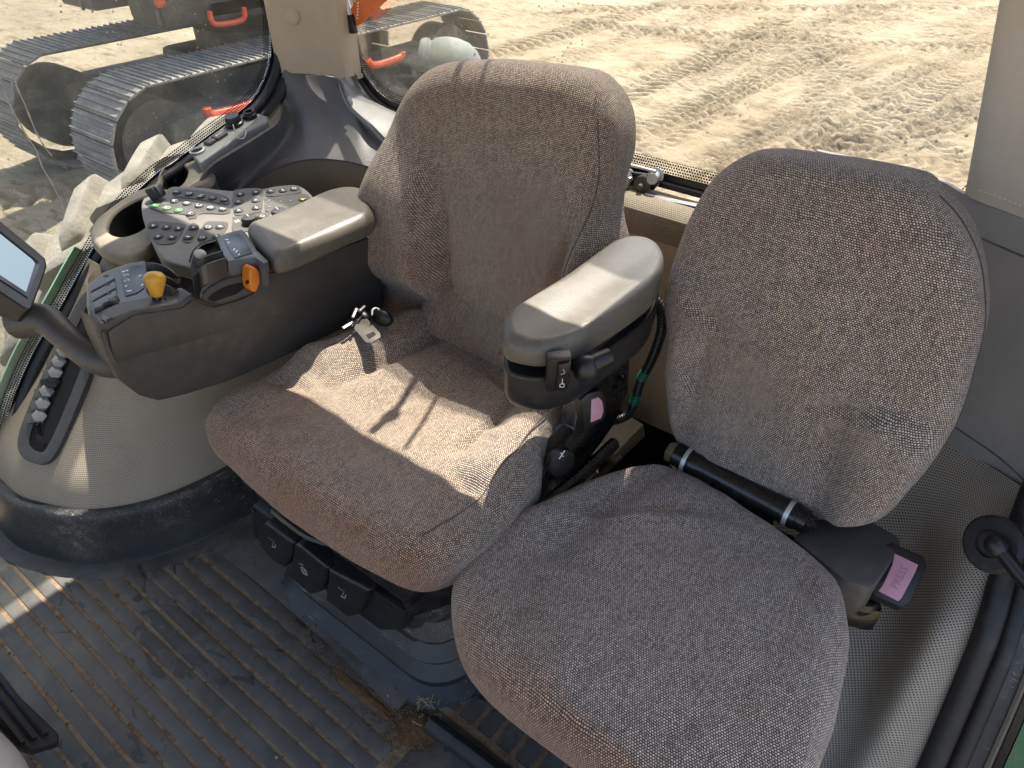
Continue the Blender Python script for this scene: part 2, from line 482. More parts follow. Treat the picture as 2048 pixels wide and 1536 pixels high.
def dotted(name, base, pit, pitch, rad, depth, soft=.12, lightdot=False, skew=.5, var=.25):
    t = NT(name); uv = t.co('UV'); sp = t.new('ShaderNodeSeparateXYZ'); t.l.new(uv, sp.inputs[0])
    V = t.math('MULTIPLY', sp.outputs[1], 1 / pitch)
    U = t.math('ADD', t.math('MULTIPLY', sp.outputs[0], 1 / pitch), t.math('MULTIPLY', t.math('FLOOR', V), skew))
    du = t.math('SUBTRACT', t.math('FRACT', U), .5); dv = t.math('SUBTRACT', t.math('FRACT', V), .5)
    d = t.math('SQRT', t.math('ADD', t.math('MULTIPLY', du, du), t.math('MULTIPLY', dv, dv)))
    hole = t.ramp(d, rad + soft, rad - soft)
    n1 = t.noise(5, 5, .65); n2 = t.noise(45, 3)
    c = t.mix(t.ramp(n1, .35, .75), base, tuple(b * (1 - var) for b in base))
    c = t.mix(t.math('MULTIPLY', t.ramp(n1, .5, .8), .35), c, (.40, .30, .18))
    c = t.mix(hole, c, pit)
    h = t.math('SUBTRACT', 1.0, hole)
    b = t.bump(h, depth, .8); b = t.bump(n2, .0004, .3, b)
    t.bsdf(c, .6, b, spec=.3)
dotted('perforated_vinyl', (.37, .33, .27), (.012, .010, .009), .0060, .27, .0008, .1)
dotted('embossed_vinyl', (.43, .352, .255), (.19, .16, .115), .0044, .34, .0006, .2, skew=.5)

def frit():
    t = NT('frit_dots'); uv = t.co('UV'); sp = t.new('ShaderNodeSeparateXYZ'); t.l.new(uv, sp.inputs[0])
    p = .0062
    V = t.math('MULTIPLY', sp.outputs[1], 1 / p)
    U = t.math('ADD', t.math('MULTIPLY', sp.outputs[0], 1 / p), t.math('MULTIPLY', t.math('FLOOR', V), .5))
    du = t.math('SUBTRACT', t.math('FRACT', U), .5); dv = t.math('SUBTRACT', t.math('FRACT', V), .5)
    d = t.math('SQRT', t.math('ADD', t.math('MULTIPLY', du, du), t.math('MULTIPLY', dv, dv)))
    m = t.math('LESS_THAN', d, .36)
    tr = t.new('ShaderNodeBsdfTransparent'); b = t.bsdf((.012, .012, .013), .45)
    mx = t.new('ShaderNodeMixShader'); t.l.new(m, mx.inputs[0]); t.l.new(tr.outputs[0], mx.inputs[1]); t.l.new(b.outputs[0], mx.inputs[2])
    t.l.new(mx.outputs[0], t.out.inputs[0])
frit()
def glass():
    for nm, tint, dirt in (('window_glass', (.93, .955, .945), .22), ('rear_glass', (.965, .975, .97), .035)):
        t = NT(nm)
        tr = t.new('ShaderNodeBsdfTransparent'); tr.inputs[0].default_value = (*tint, 1)
        gl = t.new('ShaderNodeBsdfGlossy'); gl.inputs['Roughness'].default_value = .02
        lw = t.new('ShaderNodeFresnel'); lw.inputs[0].default_value = 1.45
        m1 = t.new('ShaderNodeMixShader'); t.l.new(t.math('MULTIPLY', lw.outputs[0], .55), m1.inputs[0]); t.l.new(tr.outputs[0], m1.inputs[1]); t.l.new(gl.outputs[0], m1.inputs[2])
        df = t.new('ShaderNodeBsdfDiffuse'); df.inputs[0].default_value = (.55, .52, .45, 1)
        n1 = t.noise(2.2, 5, .6); n2 = t.noise(9, 4, .6)
        sp = t.ramp(t.vor(46), .16, .09); spm = t.ramp(t.noise(5.5, 2), .50, .64)
        fine = t.ramp(t.vor(150), .10, .06); fm = t.ramp(t.noise(3.1, 2, .5), .50, .66)
        d = t.math('ADD', t.math('MULTIPLY', t.ramp(n1, .35, .75), dirt), t.math('MULTIPLY', t.math('MULTIPLY', n2, dirt), .5))
        d = t.math('ADD', d, t.math('MULTIPLY', t.math('MULTIPLY', sp, spm), .75)); d = t.math('ADD', d, t.math('MULTIPLY', t.math('MULTIPLY', fine, fm), .35), clamp=True)
        m2 = t.new('ShaderNodeMixShader'); t.l.new(d, m2.inputs[0]); t.l.new(m1.outputs[0], m2.inputs[1]); t.l.new(df.outputs[0], m2.inputs[2])
        t.l.new(m2.outputs[0], t.out.inputs[0])
    t = NT('clear_cap'); 
    b = t.bsdf((.55, .56, .55), .15, spec=.7, Transmission_Weight=.55)
glass()

def floors():
    t = NT('mat_rubber')
    gp_ = t.new('ShaderNodeNewGeometry').outputs['Position']
    n1 = t.noise(3.0, 6, .62, gp_, dist=.6); n2 = t.noise(20, 5, .65, gp_); n3 = t.noise(140, 3, .6, gp_)
    c = t.mix(t.ramp(n1, .3, .7), (.044, .042, .039), (.084, .081, .075))
    c = t.mix(t.math('MULTIPLY', t.ramp(n2, .42, .75), .55), c, (.155, .145, .125))
    dust = t.ramp(t.noise(1.9, 5, .6, gp_, dist=.4), .50, .72)
    c = t.mix(t.math('MULTIPLY', dust, .45), c, (.22, .195, .155))
    sx = t.new('ShaderNodeSeparateXYZ'); t.l.new(gp_, sx.inputs[0])
    ex_ = t.math('DIVIDE', t.math('ADD', sx.outputs[0], 1.12), .20); ey_ = t.math('DIVIDE', t.math('SUBTRACT', sx.outputs[1], .245), .095)
    spill = t.ramp(t.math('ADD', t.math('MULTIPLY', ex_, ex_), t.math('MULTIPLY', ey_, ey_)), 1.2, .2)
    wet = t.ramp(t.math('ADD', t.noise(9.5, 3, .5, t.map(gp_, (1, 1.6, 1)), dist=1.8), t.math('MULTIPLY', spill, .17)), .66, .69)
    c = t.mix(t.math('MULTIPLY', wet, .75), c, (.010, .011, .013))
    sv = t.map(gp_, (42, 5, 20), (.2, .4, .7)); s1 = t.ramp(t.noise(5, 2, .5, sv), .63, .70)
    sv2 = t.map(gp_, (6, 48, 20), (.5, .1, .4)); s2 = t.ramp(t.noise(5, 2, .5, sv2), .64, .70)
    c = t.mix(t.math('MULTIPLY', t.math('MAXIMUM', s1, s2), .10), c, (.24, .23, .21))
    r = t.math('ADD', t.math('MULTIPLY', n2, .35), .42)
    r = t.math('SUBTRACT', r, t.math('MULTIPLY', wet, .22))
    b = t.bump(n3, .0006, .5); b = t.bump(n2, .002, .3, b)
    t.bsdf(c, r, b, spec=.4)
    t = NT('groove_dirt')
    gp_ = t.new('ShaderNodeNewGeometry').outputs['Position']
    n1 = t.noise(70, 5, .7, gp_); n2 = t.noise(7, 4, .6, gp_)
    c = t.mix(t.ramp(n1, .3, .7), (.13, .085, .05), (.30, .21, .135)); c = t.mix(t.ramp(n2, .4, .7), c, (.27, .215, .15))
    t.bsdf(c, .95, t.bump(n1, .004, .9), spec=.1)
    t = NT('red_dirt')
    n1 = t.noise(80, 5, .7)
    t.bsdf(t.mix(n1, (.07, .035, .018), (.22, .13, .07)), .95, t.bump(n1, .003, .8), spec=.1)
    t = NT('dry_grass'); t.bsdf((.45, .36, .2), .8)
    t = NT('pebble'); t.bsdf(t.mix(t.noise(40), (.16, .12, .09), (.4, .36, .3)), .8)
    t = NT('earth')
    n0 = t.noise(.35, 6, .6); n1 = t.noise(2.6, 7, .65); n2 = t.noise(16, 6, .7); n3 = t.noise(70, 4, .7)
    c = t.mix(t.ramp(n0, .35, .7), (.33, .265, .175), (.42, .355, .255))
    c = t.mix(t.math('MULTIPLY', t.ramp(n1, .5, .72), .55), c, (.125, .09, .055))
    c = t.mix(t.math('MULTIPLY', t.ramp(n2, .52, .75), .5), c, (.14, .10, .07))
    c = t.mix(t.math('MULTIPLY', t.ramp(n1, .52, .35), .4), c, (.44, .375, .275))
    sv = t.map(t.co(), (1.6, 7.5, 1), (0, 0, .25)); ns = t.noise(1.6, 6, .68, sv)
    c = t.mix(t.math('MULTIPLY', t.ramp(ns, .53, .66), .6), c, (.12, .088, .055))
    at = t.new('ShaderNodeAttribute', attribute_name='churn')
    c = t.mix(t.math('MULTIPLY', at.outputs['Fac'], .6), c, (.12, .088, .06))
    b = t.bump(n2, .07, .8); b = t.bump(n3, .03, .7, b)
    t.bsdf(c, .95, b, spec=.1)
floors()

# ------------------------------------------------------------------ ground outside
GZ = -1.5
def vnoise(x, y, seed):
    rs = np.random.RandomState(seed); T = rs.rand(256, 256)
    xi = np.floor(x).astype(int); yi = np.floor(y).astype(int); fx = x - xi; fy = y - yi
    fx = fx * fx * (3 - 2 * fx); fy = fy * fy * (3 - 2 * fy)
    g = lambda a, b: T[a % 256, b % 256]
    return (g(xi, yi) * (1 - fx) + g(xi + 1, yi) * fx) * (1 - fy) + (g(xi, yi + 1) * (1 - fx) + g(xi + 1, yi + 1) * fx) * fy - .5
def build_ground():
    st = .036
    xs = np.concatenate([-np.geomspace(300, 13, 18), np.arange(-12.5, 2.6, st), np.geomspace(2.9, 300, 18)])
    ys = np.concatenate([-np.geomspace(300, 1, 16), np.arange(-.5, 1.6, .4), np.arange(1.8, 21, st), np.geomspace(21.5, 400, 18)])
    X, Y = np.meshgrid(xs, ys)
    Z = .10 * vnoise(X * .4, Y * .4, 1) + .05 * vnoise(X * 1.3, Y * 1.3, 2) + .03 * vnoise(X * 4, Y * 4, 3) + .018 * vnoise(X * 9, Y * 9, 4)
    churn = np.zeros_like(Z)
    def track(a, b, w, pitch, depth, chev, bend=0.0, seed=0):
        nonlocal Z, churn
        a = oz(*a, GZ); b = oz(*b, GZ); d = (b - a); L = d.length; dx, dy = d.x / L, d.y / L
        s = (X - a.x) * dx + (Y - a.y) * dy; t = -(X - a.x) * dy + (Y - a.y) * dx
        t = t + bend * np.sin(np.pi * np.clip(s / L, -.3, 1.3)) + .12 * vnoise(s * .5, t * .1, 40 + seed)
        m = np.clip((w / 2 - np.abs(t)) / .06, 0, 1) * np.clip((s + .8) / 1.0, 0, 1) * np.clip((L + .8 - s) / 1.0, 0, 1)
        m = m * np.clip(1.15 + 1.3 * vnoise(X * .8, Y * .8, 60 + seed), 0, 1)
        ph = s / pitch + chev * np.abs(t) / pitch + .35 * vnoise(X * 3, Y * 3, 70 + seed)
        lug = np.clip(3.0 * np.sin(2 * np.pi * ph), -1, 1)
        ed = np.exp(-((np.abs(t) - w / 2 - .05) / .06) ** 2) * np.clip((s + .8), 0, 1) * np.clip((L + .8 - s), 0, 1)
        depth = depth * .6
        Z = Z + m * (lug * depth - depth * .5) + ed * depth * .7 * (1 + 2 * vnoise(X * 5, Y * 5, 80 + seed))
        churn = np.maximum(churn, m * np.clip(-lug, 0, 1) * .55 + ed * np.clip(.3 + vnoise(X * 6, Y * 6, 90 + seed), 0, 1) * .5)
    TR = [((960, 110), (1440, -20), .62, .19, .045, .55, .15), ((1235, 300), (1680, 110), .55, .17, .05, .6, -.2),
          ((1390, 375), (1900, 160), .62, .20, .05, -.6, .1), ((1560, 350), (1990, 200), .6, .17, .045, .5, .0),
          ((1230, 200), (1560, 40), .6, .2, .055, -.5, .1), ((1640, 330), (1560, 60), .55, .17, .03, .6, .3),
          ((1930, 320), (1640, 90), .55, .18, .04, -.5, -.2), ((1180, 60), (2030, 90), .6, .2, .05, .5, .3),
          ((1100, 30), (1990, 20), .6, .24, .05, .5, -.4), ((1300, 360), (1200, 190), .5, .17, .04, .6, 0),
          ((0, 40), (250, 0), .7, .25, .04, .5, 0), ((-50, 420), (300, 350), .55, .2, .05, .5, 0), ((-50, 620), (260, 420), .55, .2, .05, -.5, 0)]
    rg = random.Random(11)
    for i in range(20):
        a = (rg.uniform(1000, 2000), rg.uniform(20, 380)); an = rg.choice([-.42, -.35, -.5, .25, -.3]) + rg.uniform(-.15, .15); L = rg.uniform(250, 650)
        TR.append((a, (a[0] + L * math.cos(an), max(a[1] + L * math.sin(an), -60)), rg.uniform(.35, .55), rg.uniform(.11, .17), rg.uniform(.018, .034), rg.choice([-.6, .6, .5]), rg.uniform(-.3, .3)))
    for i, tr in enumerate(TR): track(*tr, seed=i)
    ru = np.clip(vnoise(X * .55, Y * .55, 5) * 3 + .1, 0, 1)
    Z += ru * (.020 * vnoise(X * 6, Y * 6, 6) + .022 * vnoise(X * 13, Y * 13, 7))
    churn = np.clip(churn + ru * np.clip(vnoise(X * 6, Y * 6, 6) * -2, 0, 1) * .35, 0, 1)
    far = (np.abs(X) > 20) | (Y > 24) | (Y < -2)
    Z = np.where(far, Z * .3, Z) + GZ
    n = len(xs); m = len(ys)
    me = bpy.data.meshes.new('ground')
    me.vertices.add(n * m); me.vertices.foreach_set('co', np.stack([X, Y, Z], -1).astype(np.float32).ravel())
    i, j = np.meshgrid(np.arange(m - 1), np.arange(n - 1), indexing='ij'); a = (i * n + j).ravel()
    q = np.stack([a, a + 1, a + n + 1, a + n], -1).astype(np.int32)
    me.loops.add(q.size); me.loops.foreach_set('vertex_index', q.ravel())
    me.polygons.add(len(q)); me.polygons.foreach_set('loop_start', np.arange(0, q.size, 4, dtype=np.int32))
    me.update(calc_edges=True); me.polygons.foreach_set('use_smooth', [True] * len(q))
    at = me.attributes.new('churn', 'FLOAT', 'POINT'); at.data.foreach_set('value', churn.astype(np.float32).ravel())
    me.materials.append(MATS['earth'])
    o = bpy.data.objects.new('ground', me); COL.objects.link(o); o['kind'] = 'structure'; WL['ground'] = Vector()
build_ground()

# ------------------------------------------------------------------ cab floor with its ribbed rubber mat
floor = obj('floor', box((-.8, .35, -.02), (2.1, 2.1, .04), w=.003), 'mat_rubber', kind='structure')
skirt_line = cr([(-1.80, .165, 0), (-1.66, .165, 0), (-1.56, .195, 0), (-1.46, .245, 0), (-1.38, .325, 0), (-1.325, .43, 0), (-1.295, .57, 0), (-1.285, .75, 0), (-1.285, 1.0, 0), (-1.285, 1.3, 0)], 8)
def skirt_x(y):
    best = -1.285
    for a, b in zip(skirt_line, skirt_line[1:]):
        if a.y <= y <= b.y: best = a.x + (b.x - a.x) * (y - a.y) / max(b.y - a.y, 1e-6)
    return best if y >= .165 else -1.85
obj('groove_dirt', box((-1.2, .12, .0030), (1.3, .62, .006), w=0), 'groove_dirt', floor, kind='stuff')
PITCH = .0362
for k in range(-7, 9):
    y0 = .124 + PITCH * (k + .14); y1 = y0 + PITCH * .775
    xl = lambda y: (skirt_x(y) + .055 if y > .12 else -1.84) + random.uniform(-.002, .002)
    xr = -.575 if y1 < .40 else -.60
    if k >= 8: xr = -.70
    yy = [y0 + (y1 - y0) * i / 4 for i in range(5)]
    left = [Vector((xl(y), y, .0032)) for y in yy]
    # the rubber is not dead straight: small waviness along each rib
    ph = random.uniform(0, 6)
    front = [Vector((x, y0 + .0012 * math.sin(x * 9 + ph), .0032)) for x in np.linspace(left[0].x + .01, xr, 14)]
    back = [Vector((x, y1 + .0012 * math.sin(x * 9 + ph), .0032)) for x in np.linspace(xr, left[-1].x + .01, 14)]
    poly = front + back + left[::-1][1:-1]
    obj('mat_rib', prism(poly, (0, 0, .0055 + random.uniform(-.0004, .0004)), .0016), 'mat_rubber', floor)
# flat landing of the mat in front of the seat
obj('mat_landing', prism([(-1.27, .445, .001), (-1.10, .450, .001), (-.84, .445, .001), (-.62, .425, .001), (-.62, .56, .001), (-1.265, .56, .001)], (0, 0, .0085), .003), 'mat_rubber', floor)
# slabs beside the door, running the other way
for k in range(8):
    x0 = -.6105 + k * .0467
    obj('mat_slab', box((x0 + .0165, .72, .006), (.033, .44, .010), w=.002), 'mat_rubber', floor)
obj('slab_groove_dirt', box((-.43, .72, .0035), (.42, .47, .0060), w=0), 'groove_dirt', floor, kind='stuff')
bar = obj('threshold_bar', tube(cr([(-.545, .447, .022), (-.50, .448, .024), (-.40, .452, .024), (-.2, .455, .024), (.1, .455, .024)], 5), .017, 10, flat=1.1), 'black_rubber', floor)
# loose soil by the seat base
def soil():
    ms = []
    rnd = random.Random(3)
    for i in range(2600):
        t = rnd.random()
        if i < 1500:
            x = -1.02 + .50 * t ** .8; y = .432 - .05 * (t - .2) + rnd.gauss(0, .022) + (.03 if t > .8 else 0)
        elif i < 2100: x = rnd.gauss(-.58, .045); y = rnd.gauss(.42, .03)
        else: x = rnd.uniform(-1.4, -.6); y = .124 + PITCH * rnd.randint(-6, 7) + rnd.gauss(0, .003)
        z = .0085 if i < 2100 else .006
        r = min(.0006 + abs(rnd.gauss(0, .0012)), .005)
        a = rnd.uniform(0, 6.28); c, s = math.cos(a) * r, math.sin(a) * r
        ms.append(([(x + c, y + s, z), (x - s, y + c, z), (x - c, y - s, z), (x + s, y - c, z), (x, y, z + r * 1.1)],
                   [(0, 1, 4), (1, 2, 4), (2, 3, 4), (3, 0, 4)]))
    return merge(*ms)
obj('loose_soil', soil(), 'red_dirt', floor, smooth=False, kind='stuff')
def sheet_patch(cx, cy, rx, ry, z, seed, n=40, h=.004):
    rnd = random.Random(seed); rows = []
    for i in range(9):
        rr = i / 8; row = []
        for k in range(n + 1):
            a = 2 * math.pi * (k % n) / n
            w = 1 + .45 * mnoise.noise(Vector((math.cos(a) * 2 + seed, math.sin(a) * 2, 0))) + .2 * mnoise.noise(Vector((math.cos(a) * 6 + seed, math.sin(a) * 6, 3)))
            x = cx + rx * rr * w * math.cos(a); y = cy + ry * rr * w * math.sin(a)
            row.append(Vector((x, y, z + h * (1 - rr ** 2) * (1 + .6 * mnoise.noise(Vector((x * 90, y * 90, 0)))) - .002 * (rr > .99))))
        rows.append(row)
    return grid(rows)
obj('soil_drift', sheet_patch(-.70, .412, .10, .014, .0080, 2), 'red_dirt', floor, kind='stuff')
obj('soil_drift', sheet_patch(-.565, .425, .038, .036, .0070, 5), 'red_dirt', floor, kind='stuff')
def straw():
    rnd = random.Random(9); ms = []
    for i in range(34):
        x, y = rnd.gauss(-.575, .016), rnd.gauss(.475, .014)
        if i > 20: x, y = rnd.gauss(-.545, .012), rnd.gauss(.455, .012)
        a = rnd.uniform(0, 6.28); L = rnd.uniform(.006, .022)
        p = [Vector((x + math.cos(a) * L * (t - .5) + rnd.gauss(0, .001), y + math.sin(a) * L * (t - .5) + rnd.gauss(0, .001), .014 + rnd.uniform(0, .008))) for t in (0, .5, 1)]
        ms.append(tube(p, .0006, 4))
    return merge(*ms)
obj('dry_straw', straw(), 'dry_grass', floor, kind='stuff')
for x, y, r in ((-.735, .225, .004), (-1.12, .335, .0025), (-.90, .19, .002), (-.655, .44, .003)):
    obj('pebble', ell((x, y, .010 + r), (r, r * .8, r * .7), 8, 6), 'pebble', floor)

# ------------------------------------------------------------------ right fender panel: skirt, dome, vent
fen = thing('wheel_arch_cover', 'beige embossed fender panel with black skirt left of the operator seat', 'fender panel', (-1.5, .4, 0))
def path_at(z, back):
    # the foot line carried up and back with the curve of the wheel arch
    out = []
    for p in skirt_line:
        out.append(Vector((p.x, p.y, z)) + back(p))
    return out
foot = [p.copy() for p in skirt_line]
def off(dx, dy):
    return lambda p: Vector((dx, dy, 0))
def fender_curve(z, t):
    # t 0 at the foot, 1 at the shelf
    b = t ** 1.25
    C = []
    for i, p in enumerate(skirt_line):
        u = min(i / 56, 1.0)
        ins = float(np.interp(z, [.11, .15, .20, .25, .33, .37, .48, .56], [.036, .046, .080, .128, .210, .262, .375, .45]))
        d = Vector((sst(u, .05, .7), -1 + sst(u, .3, 1), 0)).normalized()
        C.append(Vector((p.x, p.y, z)) - d * ins * (1 - .62 * sst(u, .45, 1) * sst(z, .14, .40)))
    return C
def skirt_curve(z, o):
    C = []
    for i, p in enumerate(skirt_line):
        u = min(i / 56, 1.0); d = Vector((sst(u, .05, .7), -1 + sst(u, .3, 1), 0)).normalized()
        C.append(Vector((p.x, p.y, z)) + d * o)
    return C
bd_ = [skirt_curve(.0032, .0), skirt_curve(.0090, .006), skirt_curve(.0092, .030), skirt_curve(.0088, .048), skirt_curve(.002, .051)]
obj('mat_border', shell([resamp(q, 70) for q in bd_][::-1], .002), 'mat_rubber', floor)
sk = [skirt_curve(.002, .014), skirt_curve(.010, .008), skirt_curve(.03, .002), skirt_curve(.085, -.012), skirt_curve(.138, -.022), skirt_curve(.146, -.034), skirt_curve(.140, -.060)]
obj('skirt', shell(loft(sk, 60, 5), .008), 'skirt_rubber', fen)
dome_rows = [ [Vector((c.x, c.y, c.z)) for c in fender_curve(.115, 0.08)], fender_curve(.20, .16), fender_curve(.27, .26), fender_curve(.37, .42), fender_curve(.48, .66), fender_curve(.56, .88)]
obj('arch_core', box((-1.60, .86, .36), (.30, .52, .46), w=.05, seg=3), 'console_plastic', fen)
DOME = loft(dome_rows, 84, 8)
obj('dome', shell(DOME, .006), 'embossed_vinyl', fen)
# vent recess with capped connectors, standing proud of the dome beside the window
vent_px = [(38, 880), (62, 925), (100, 922), (118, 890), (150, 800), (172, 745), (160, 655), (150, 640), (115, 690), (62, 800)]
def hit(px, py, rows):
    d = sight(px, py).normalized(); best = None
    for r_ in rows:
        for p in r_:
            v = p - CAM_POS; t = v.dot(d)
            e = (v - d * t).length
            if best is None or e < best[0]: best = (e, t)
    return CAM_POS + d * best[1]
_a, _b, _c = hit(62, 905, DOME), hit(112, 890, DOME), hit(150, 720, DOME)
VF = frame(_a, _b - _a, _c - _a)
if VF[3].dot(CAM_POS - _a) < 0: VF = (VF[0], VF[1], VF[2], -VF[3])
VF = (VF[0] + VF[3] * .004, VF[1], VF[2], VF[3])
vo = traced(VF, [(47, 880), (60, 915), (96, 922), (122, 890), (165, 790), (200, 700), (245, 590), (180, 590), (130, 680), (75, 800)])
def ring(outl, F, width, h0, h1, n=90):
    C2 = resamp(cr([Vector((u, v, 0)) for u, v in outl], 8, True), n, True)
    cen = sum(C2, Vector()) / n; rows = []
    for (w, h) in ((-.012, h0), (-.006, h1 * .9), (0, h1), (width * .5, h1), (width, h1 * .8), (width, h0)):
        row = []
        for i, o in enumerate(C2):
            tg = (C2[(i + 1) % n] - C2[i - 1]).normalized(); nn = Vector((-tg.y, tg.x, 0))
            if nn.dot(cen - o) < 0: nn = -nn
            q = o + nn * w; row.append(F[0] + F[1] * q.x + F[2] * q.y + F[3] * h)
        row.append(row[0]); rows.append(row)
    return grid(rows[::-1])
vent = obj('vent_frame', ring(vo, VF, .022, -.05, .012), 'key_well', fen)
vin = resamp(cr([Vector((u, v, 0)) for u, v in vo], 8, True), 60, True)
vc = sum(vin, Vector()) / 60
obj('vent_well', prism([VF[0] + VF[1] * (vc.x + (p.x - vc.x) * .92) + VF[2] * (vc.y + (p.y - vc.y) * .96) + VF[3] * .004 for p in vin], VF[3] * .002, 0), 'dark_void', vent)
for i, (px, py, on) in enumerate([(79, 833, 1), (86, 808, 1), (94, 783, 1), (106, 765, 0), (111, 746, 1), (118, 724, 1), (128, 704, 1)]):
    p = opl(px, py, VF[0] + VF[3] * .014, VF[3])
    MB = Matrix((VF[1], VF[2], VF[3])).transposed()
    c = obj('connector_cap', lathe([(.015, -.012), (.0165, 0), (.0155, .008), (.009, .011), (0, .011)], p, VF[3] * .7 + VF[1] * .5, 6), 'clear_cap' if on else 'black_plastic', vent)
    obj('connector_shell', box(p - VF[1] * .016, (.020, .024, .018), MB, .002), 'latch_steel' if on else 'black_plastic', c)
obj('connector_strip', tube([opl(72, 850, VF[0] + VF[3] * .010, VF[3]), opl(96, 790, VF[0] + VF[3] * .010, VF[3]), opl(140, 690, VF[0] + VF[3] * .010, VF[3])], .010, 6, flat=.4), 'black_metal', vent)
obj('connector_bracket', tube([opl(72, 850, VF[0] + VF[3] * .010, VF[3]), opl(80, 880, VF[0] + VF[3] * .010, VF[3]), opl(90, 890, VF[0] + VF[3] * .008, VF[3])], .007, 6, flat=.3), 'black_metal', vent)

# ------------------------------------------------------------------ right side shelf: cup holders and sockets
shelf = thing('side_shelf', 'dusty beige shelf with two cup holders and power sockets under the side window', 'side shelf', (-1.66, .8, .6))
SF0 = frame((-1.66, .72, .695), (1, 0, 0), (0, 1, .10))      # plane of the cup holder deck
cup_o = traced(SF0, [(188, 468), (196, 440), (225, 415), (270, 385), (310, 368), (330, 335), (352, 318), (385, 315), (412, 330), (416, 352), (395, 372), (355, 385), (320, 420), (310, 470), (285, 500), (245, 508), (210, 495)])
C2 = resamp(cr([Vector((u, v, 0)) for u, v in cup_o], 8, True), 96, True)
def hole_o(pts): return resamp(cr([Vector((u, v, 0)) for u, v in traced(SF0, pts)], 8, True), 48, True)
h1 = hole_o([(207, 455), (222, 425), (262, 400), (300, 388), (318, 395), (312, 430), (285, 460), (250, 474), (222, 472)])
h2 = hole_o([(318, 350), (332, 332), (358, 325), (377, 333), (378, 350), (362, 372), (335, 380), (318, 372)])
def deck(F, outer, holes, zt, drop, skin):
    bm = bmesh.new()
    def loop(C, h): return [bm.verts.new(F[0] + F[1] * p.x + F[2] * p.y + F[3] * h) for p in C]
    top = loop(outer, zt); hs = [loop(h, zt) for h in holes]
    es = []
    for L in [top] + hs:
        for a, b in zip(L, L[1:] + L[:1]): es.append(bm.edges.new((a, b)))
    bmesh.ops.triangle_fill(bm, use_beauty=True, use_dissolve=False, edges=es)
    # rounded shoulder and skirt outside
    cen = sum(outer, Vector()) / len(outer); prev = top
    for (o, h) in ((.006, zt - .002), (.011, zt - .008), (.014, zt - .02), (.012, zt - drop)):
        cur = loop([p + (p - cen).normalized() * o for p in outer], h)
        for i in range(len(cur)): bm.faces.new((prev[i], prev[i - 1], cur[i - 1], cur[i]))
        prev = cur
    for H, L in zip(holes, hs):
        cen = sum(H, Vector()) / len(H); prev = L
        for (o, h) in ((-.004, zt - .002), (-.007, zt - .008), (-.009, zt - .13)):
            cur = loop([p + (p - cen).normalized() * o for p in H], h)
            for i in range(len(cur)): bm.faces.new((prev[i - 1], prev[i], cur[i], cur[i - 1]))
            prev = cur
        bm.faces.new(prev)
    bmesh.ops.recalc_face_normals(bm, faces=bm.faces); bm.verts.index_update()
    out = ([tuple(v.co) for v in bm.verts], [tuple(v.index for v in f.verts) for f in bm.faces]); bm.free(); return out
obj('cup_holder', deck(SF0, C2, [h1, h2], 0.0, .022, .01), 'beige_dirty', shelf)
def liner(F, H, zt, depth):
    cen = sum(H, Vector()) / len(H); rows = []
    for (o, h) in ((-.0105, zt - .006), (-.0115, zt - .06), (-.013, zt - depth), (-.03, zt - depth - .002)):
        row = [F[0] + F[1] * q.x + F[2] * q.y + F[3] * h for q in [p + (p - cen).normalized() * o for p in H]]
        rows.append(row + [row[0]])
    g = grid(rows); n = len(H) + 1
    return (g[0], g[1] + [tuple(range(3 * n, 4 * n - 1))], g[2])
for H in (h1, h2): obj('cup_liner', liner(SF0, H, 0.0, .11), 'black_plastic', shelf)
C3 = [p + (p - sum(C2, Vector()) / len(C2)).normalized() * .011 for p in C2]
def cup_wall():
    rows = []
    for h, k in ((-.016, 0.0), (-.05, -.004), (-.12, -.012), (-.22, -.02)):
        row = [SF0[0] + SF0[1] * p.x + SF0[2] * p.y + SF0[3] * h + Vector((k, -k, 0)) for p in C3]
        rows.append(row + [row[0]])
    return grid(rows)
obj('cup_base', cup_wall(), 'console_plastic', shelf)
obj('locking_knob', lathe([(.016, -.012), (.018, -.008), (.018, .012), (.015, .016), (0, .016)], oz(312, 385, .745), (-.3, -.2, 1), 24, lobes=12, lobe=.05), 'key_black', shelf)
# socket strip: rises with the window
SF1 = frame((-1.70, .98, .752), (1, .12, 0), (-.12, 1, .18))
strip = [opl(x, y, SF1[0], SF1[3]) for x, y in [(381, 304), (398, 326), (420, 311), (460, 284), (500, 260), (535, 243), (536, 232), (515, 226), (490, 228), (460, 243), (425, 268), (395, 290)]]
st_ = obj('socket_strip', prism(strip, SF1[3] * -.05, .006, 3), 'grey_plastic_light', shelf)
UP = SF1[3]
p = opl(395, 303, SF1[0], UP)
so_ = obj('power_socket', lathe([(.020, 0), (.020, .004), (.016, .005), (.0145, .003), (.0145, -.03), (0, -.03)], p + UP * .001, UP, 24), 'brushed_steel', st_)
obj('socket_bore', lathe([(.0143, .0015), (0, .0015)], p, UP, 24), 'dark_void', so_)
for (x, y, w, h, tx) in ((421, 286, .024, .026, None), (440, 274, .036, .028, 'AUX')):
    c = opl(x, y, SF1[0], UP) + UP * .003; tg = (strip[3] - strip[2]); tg = (opl(470, 255, SF1[0], UP) - opl(410, 295, SF1[0], UP)).normalized()
    Fk = frame(c, tg, UP.cross(tg))
    MK = Matrix((Fk[1], Fk[2], Fk[3])).transposed()
    b = obj('socket_cover', box(c, (w, h, .010), MK, .003), 'key_well', st_)
    if tx: obj('lettering', text_mesh(tx, (c + Fk[3] * .0055, -Fk[2] * -1, -Fk[1], Fk[3]) if False else (c + Fk[3] * .0053, Fk[1], Fk[2], Fk[3]), .012), 'print_white', b)
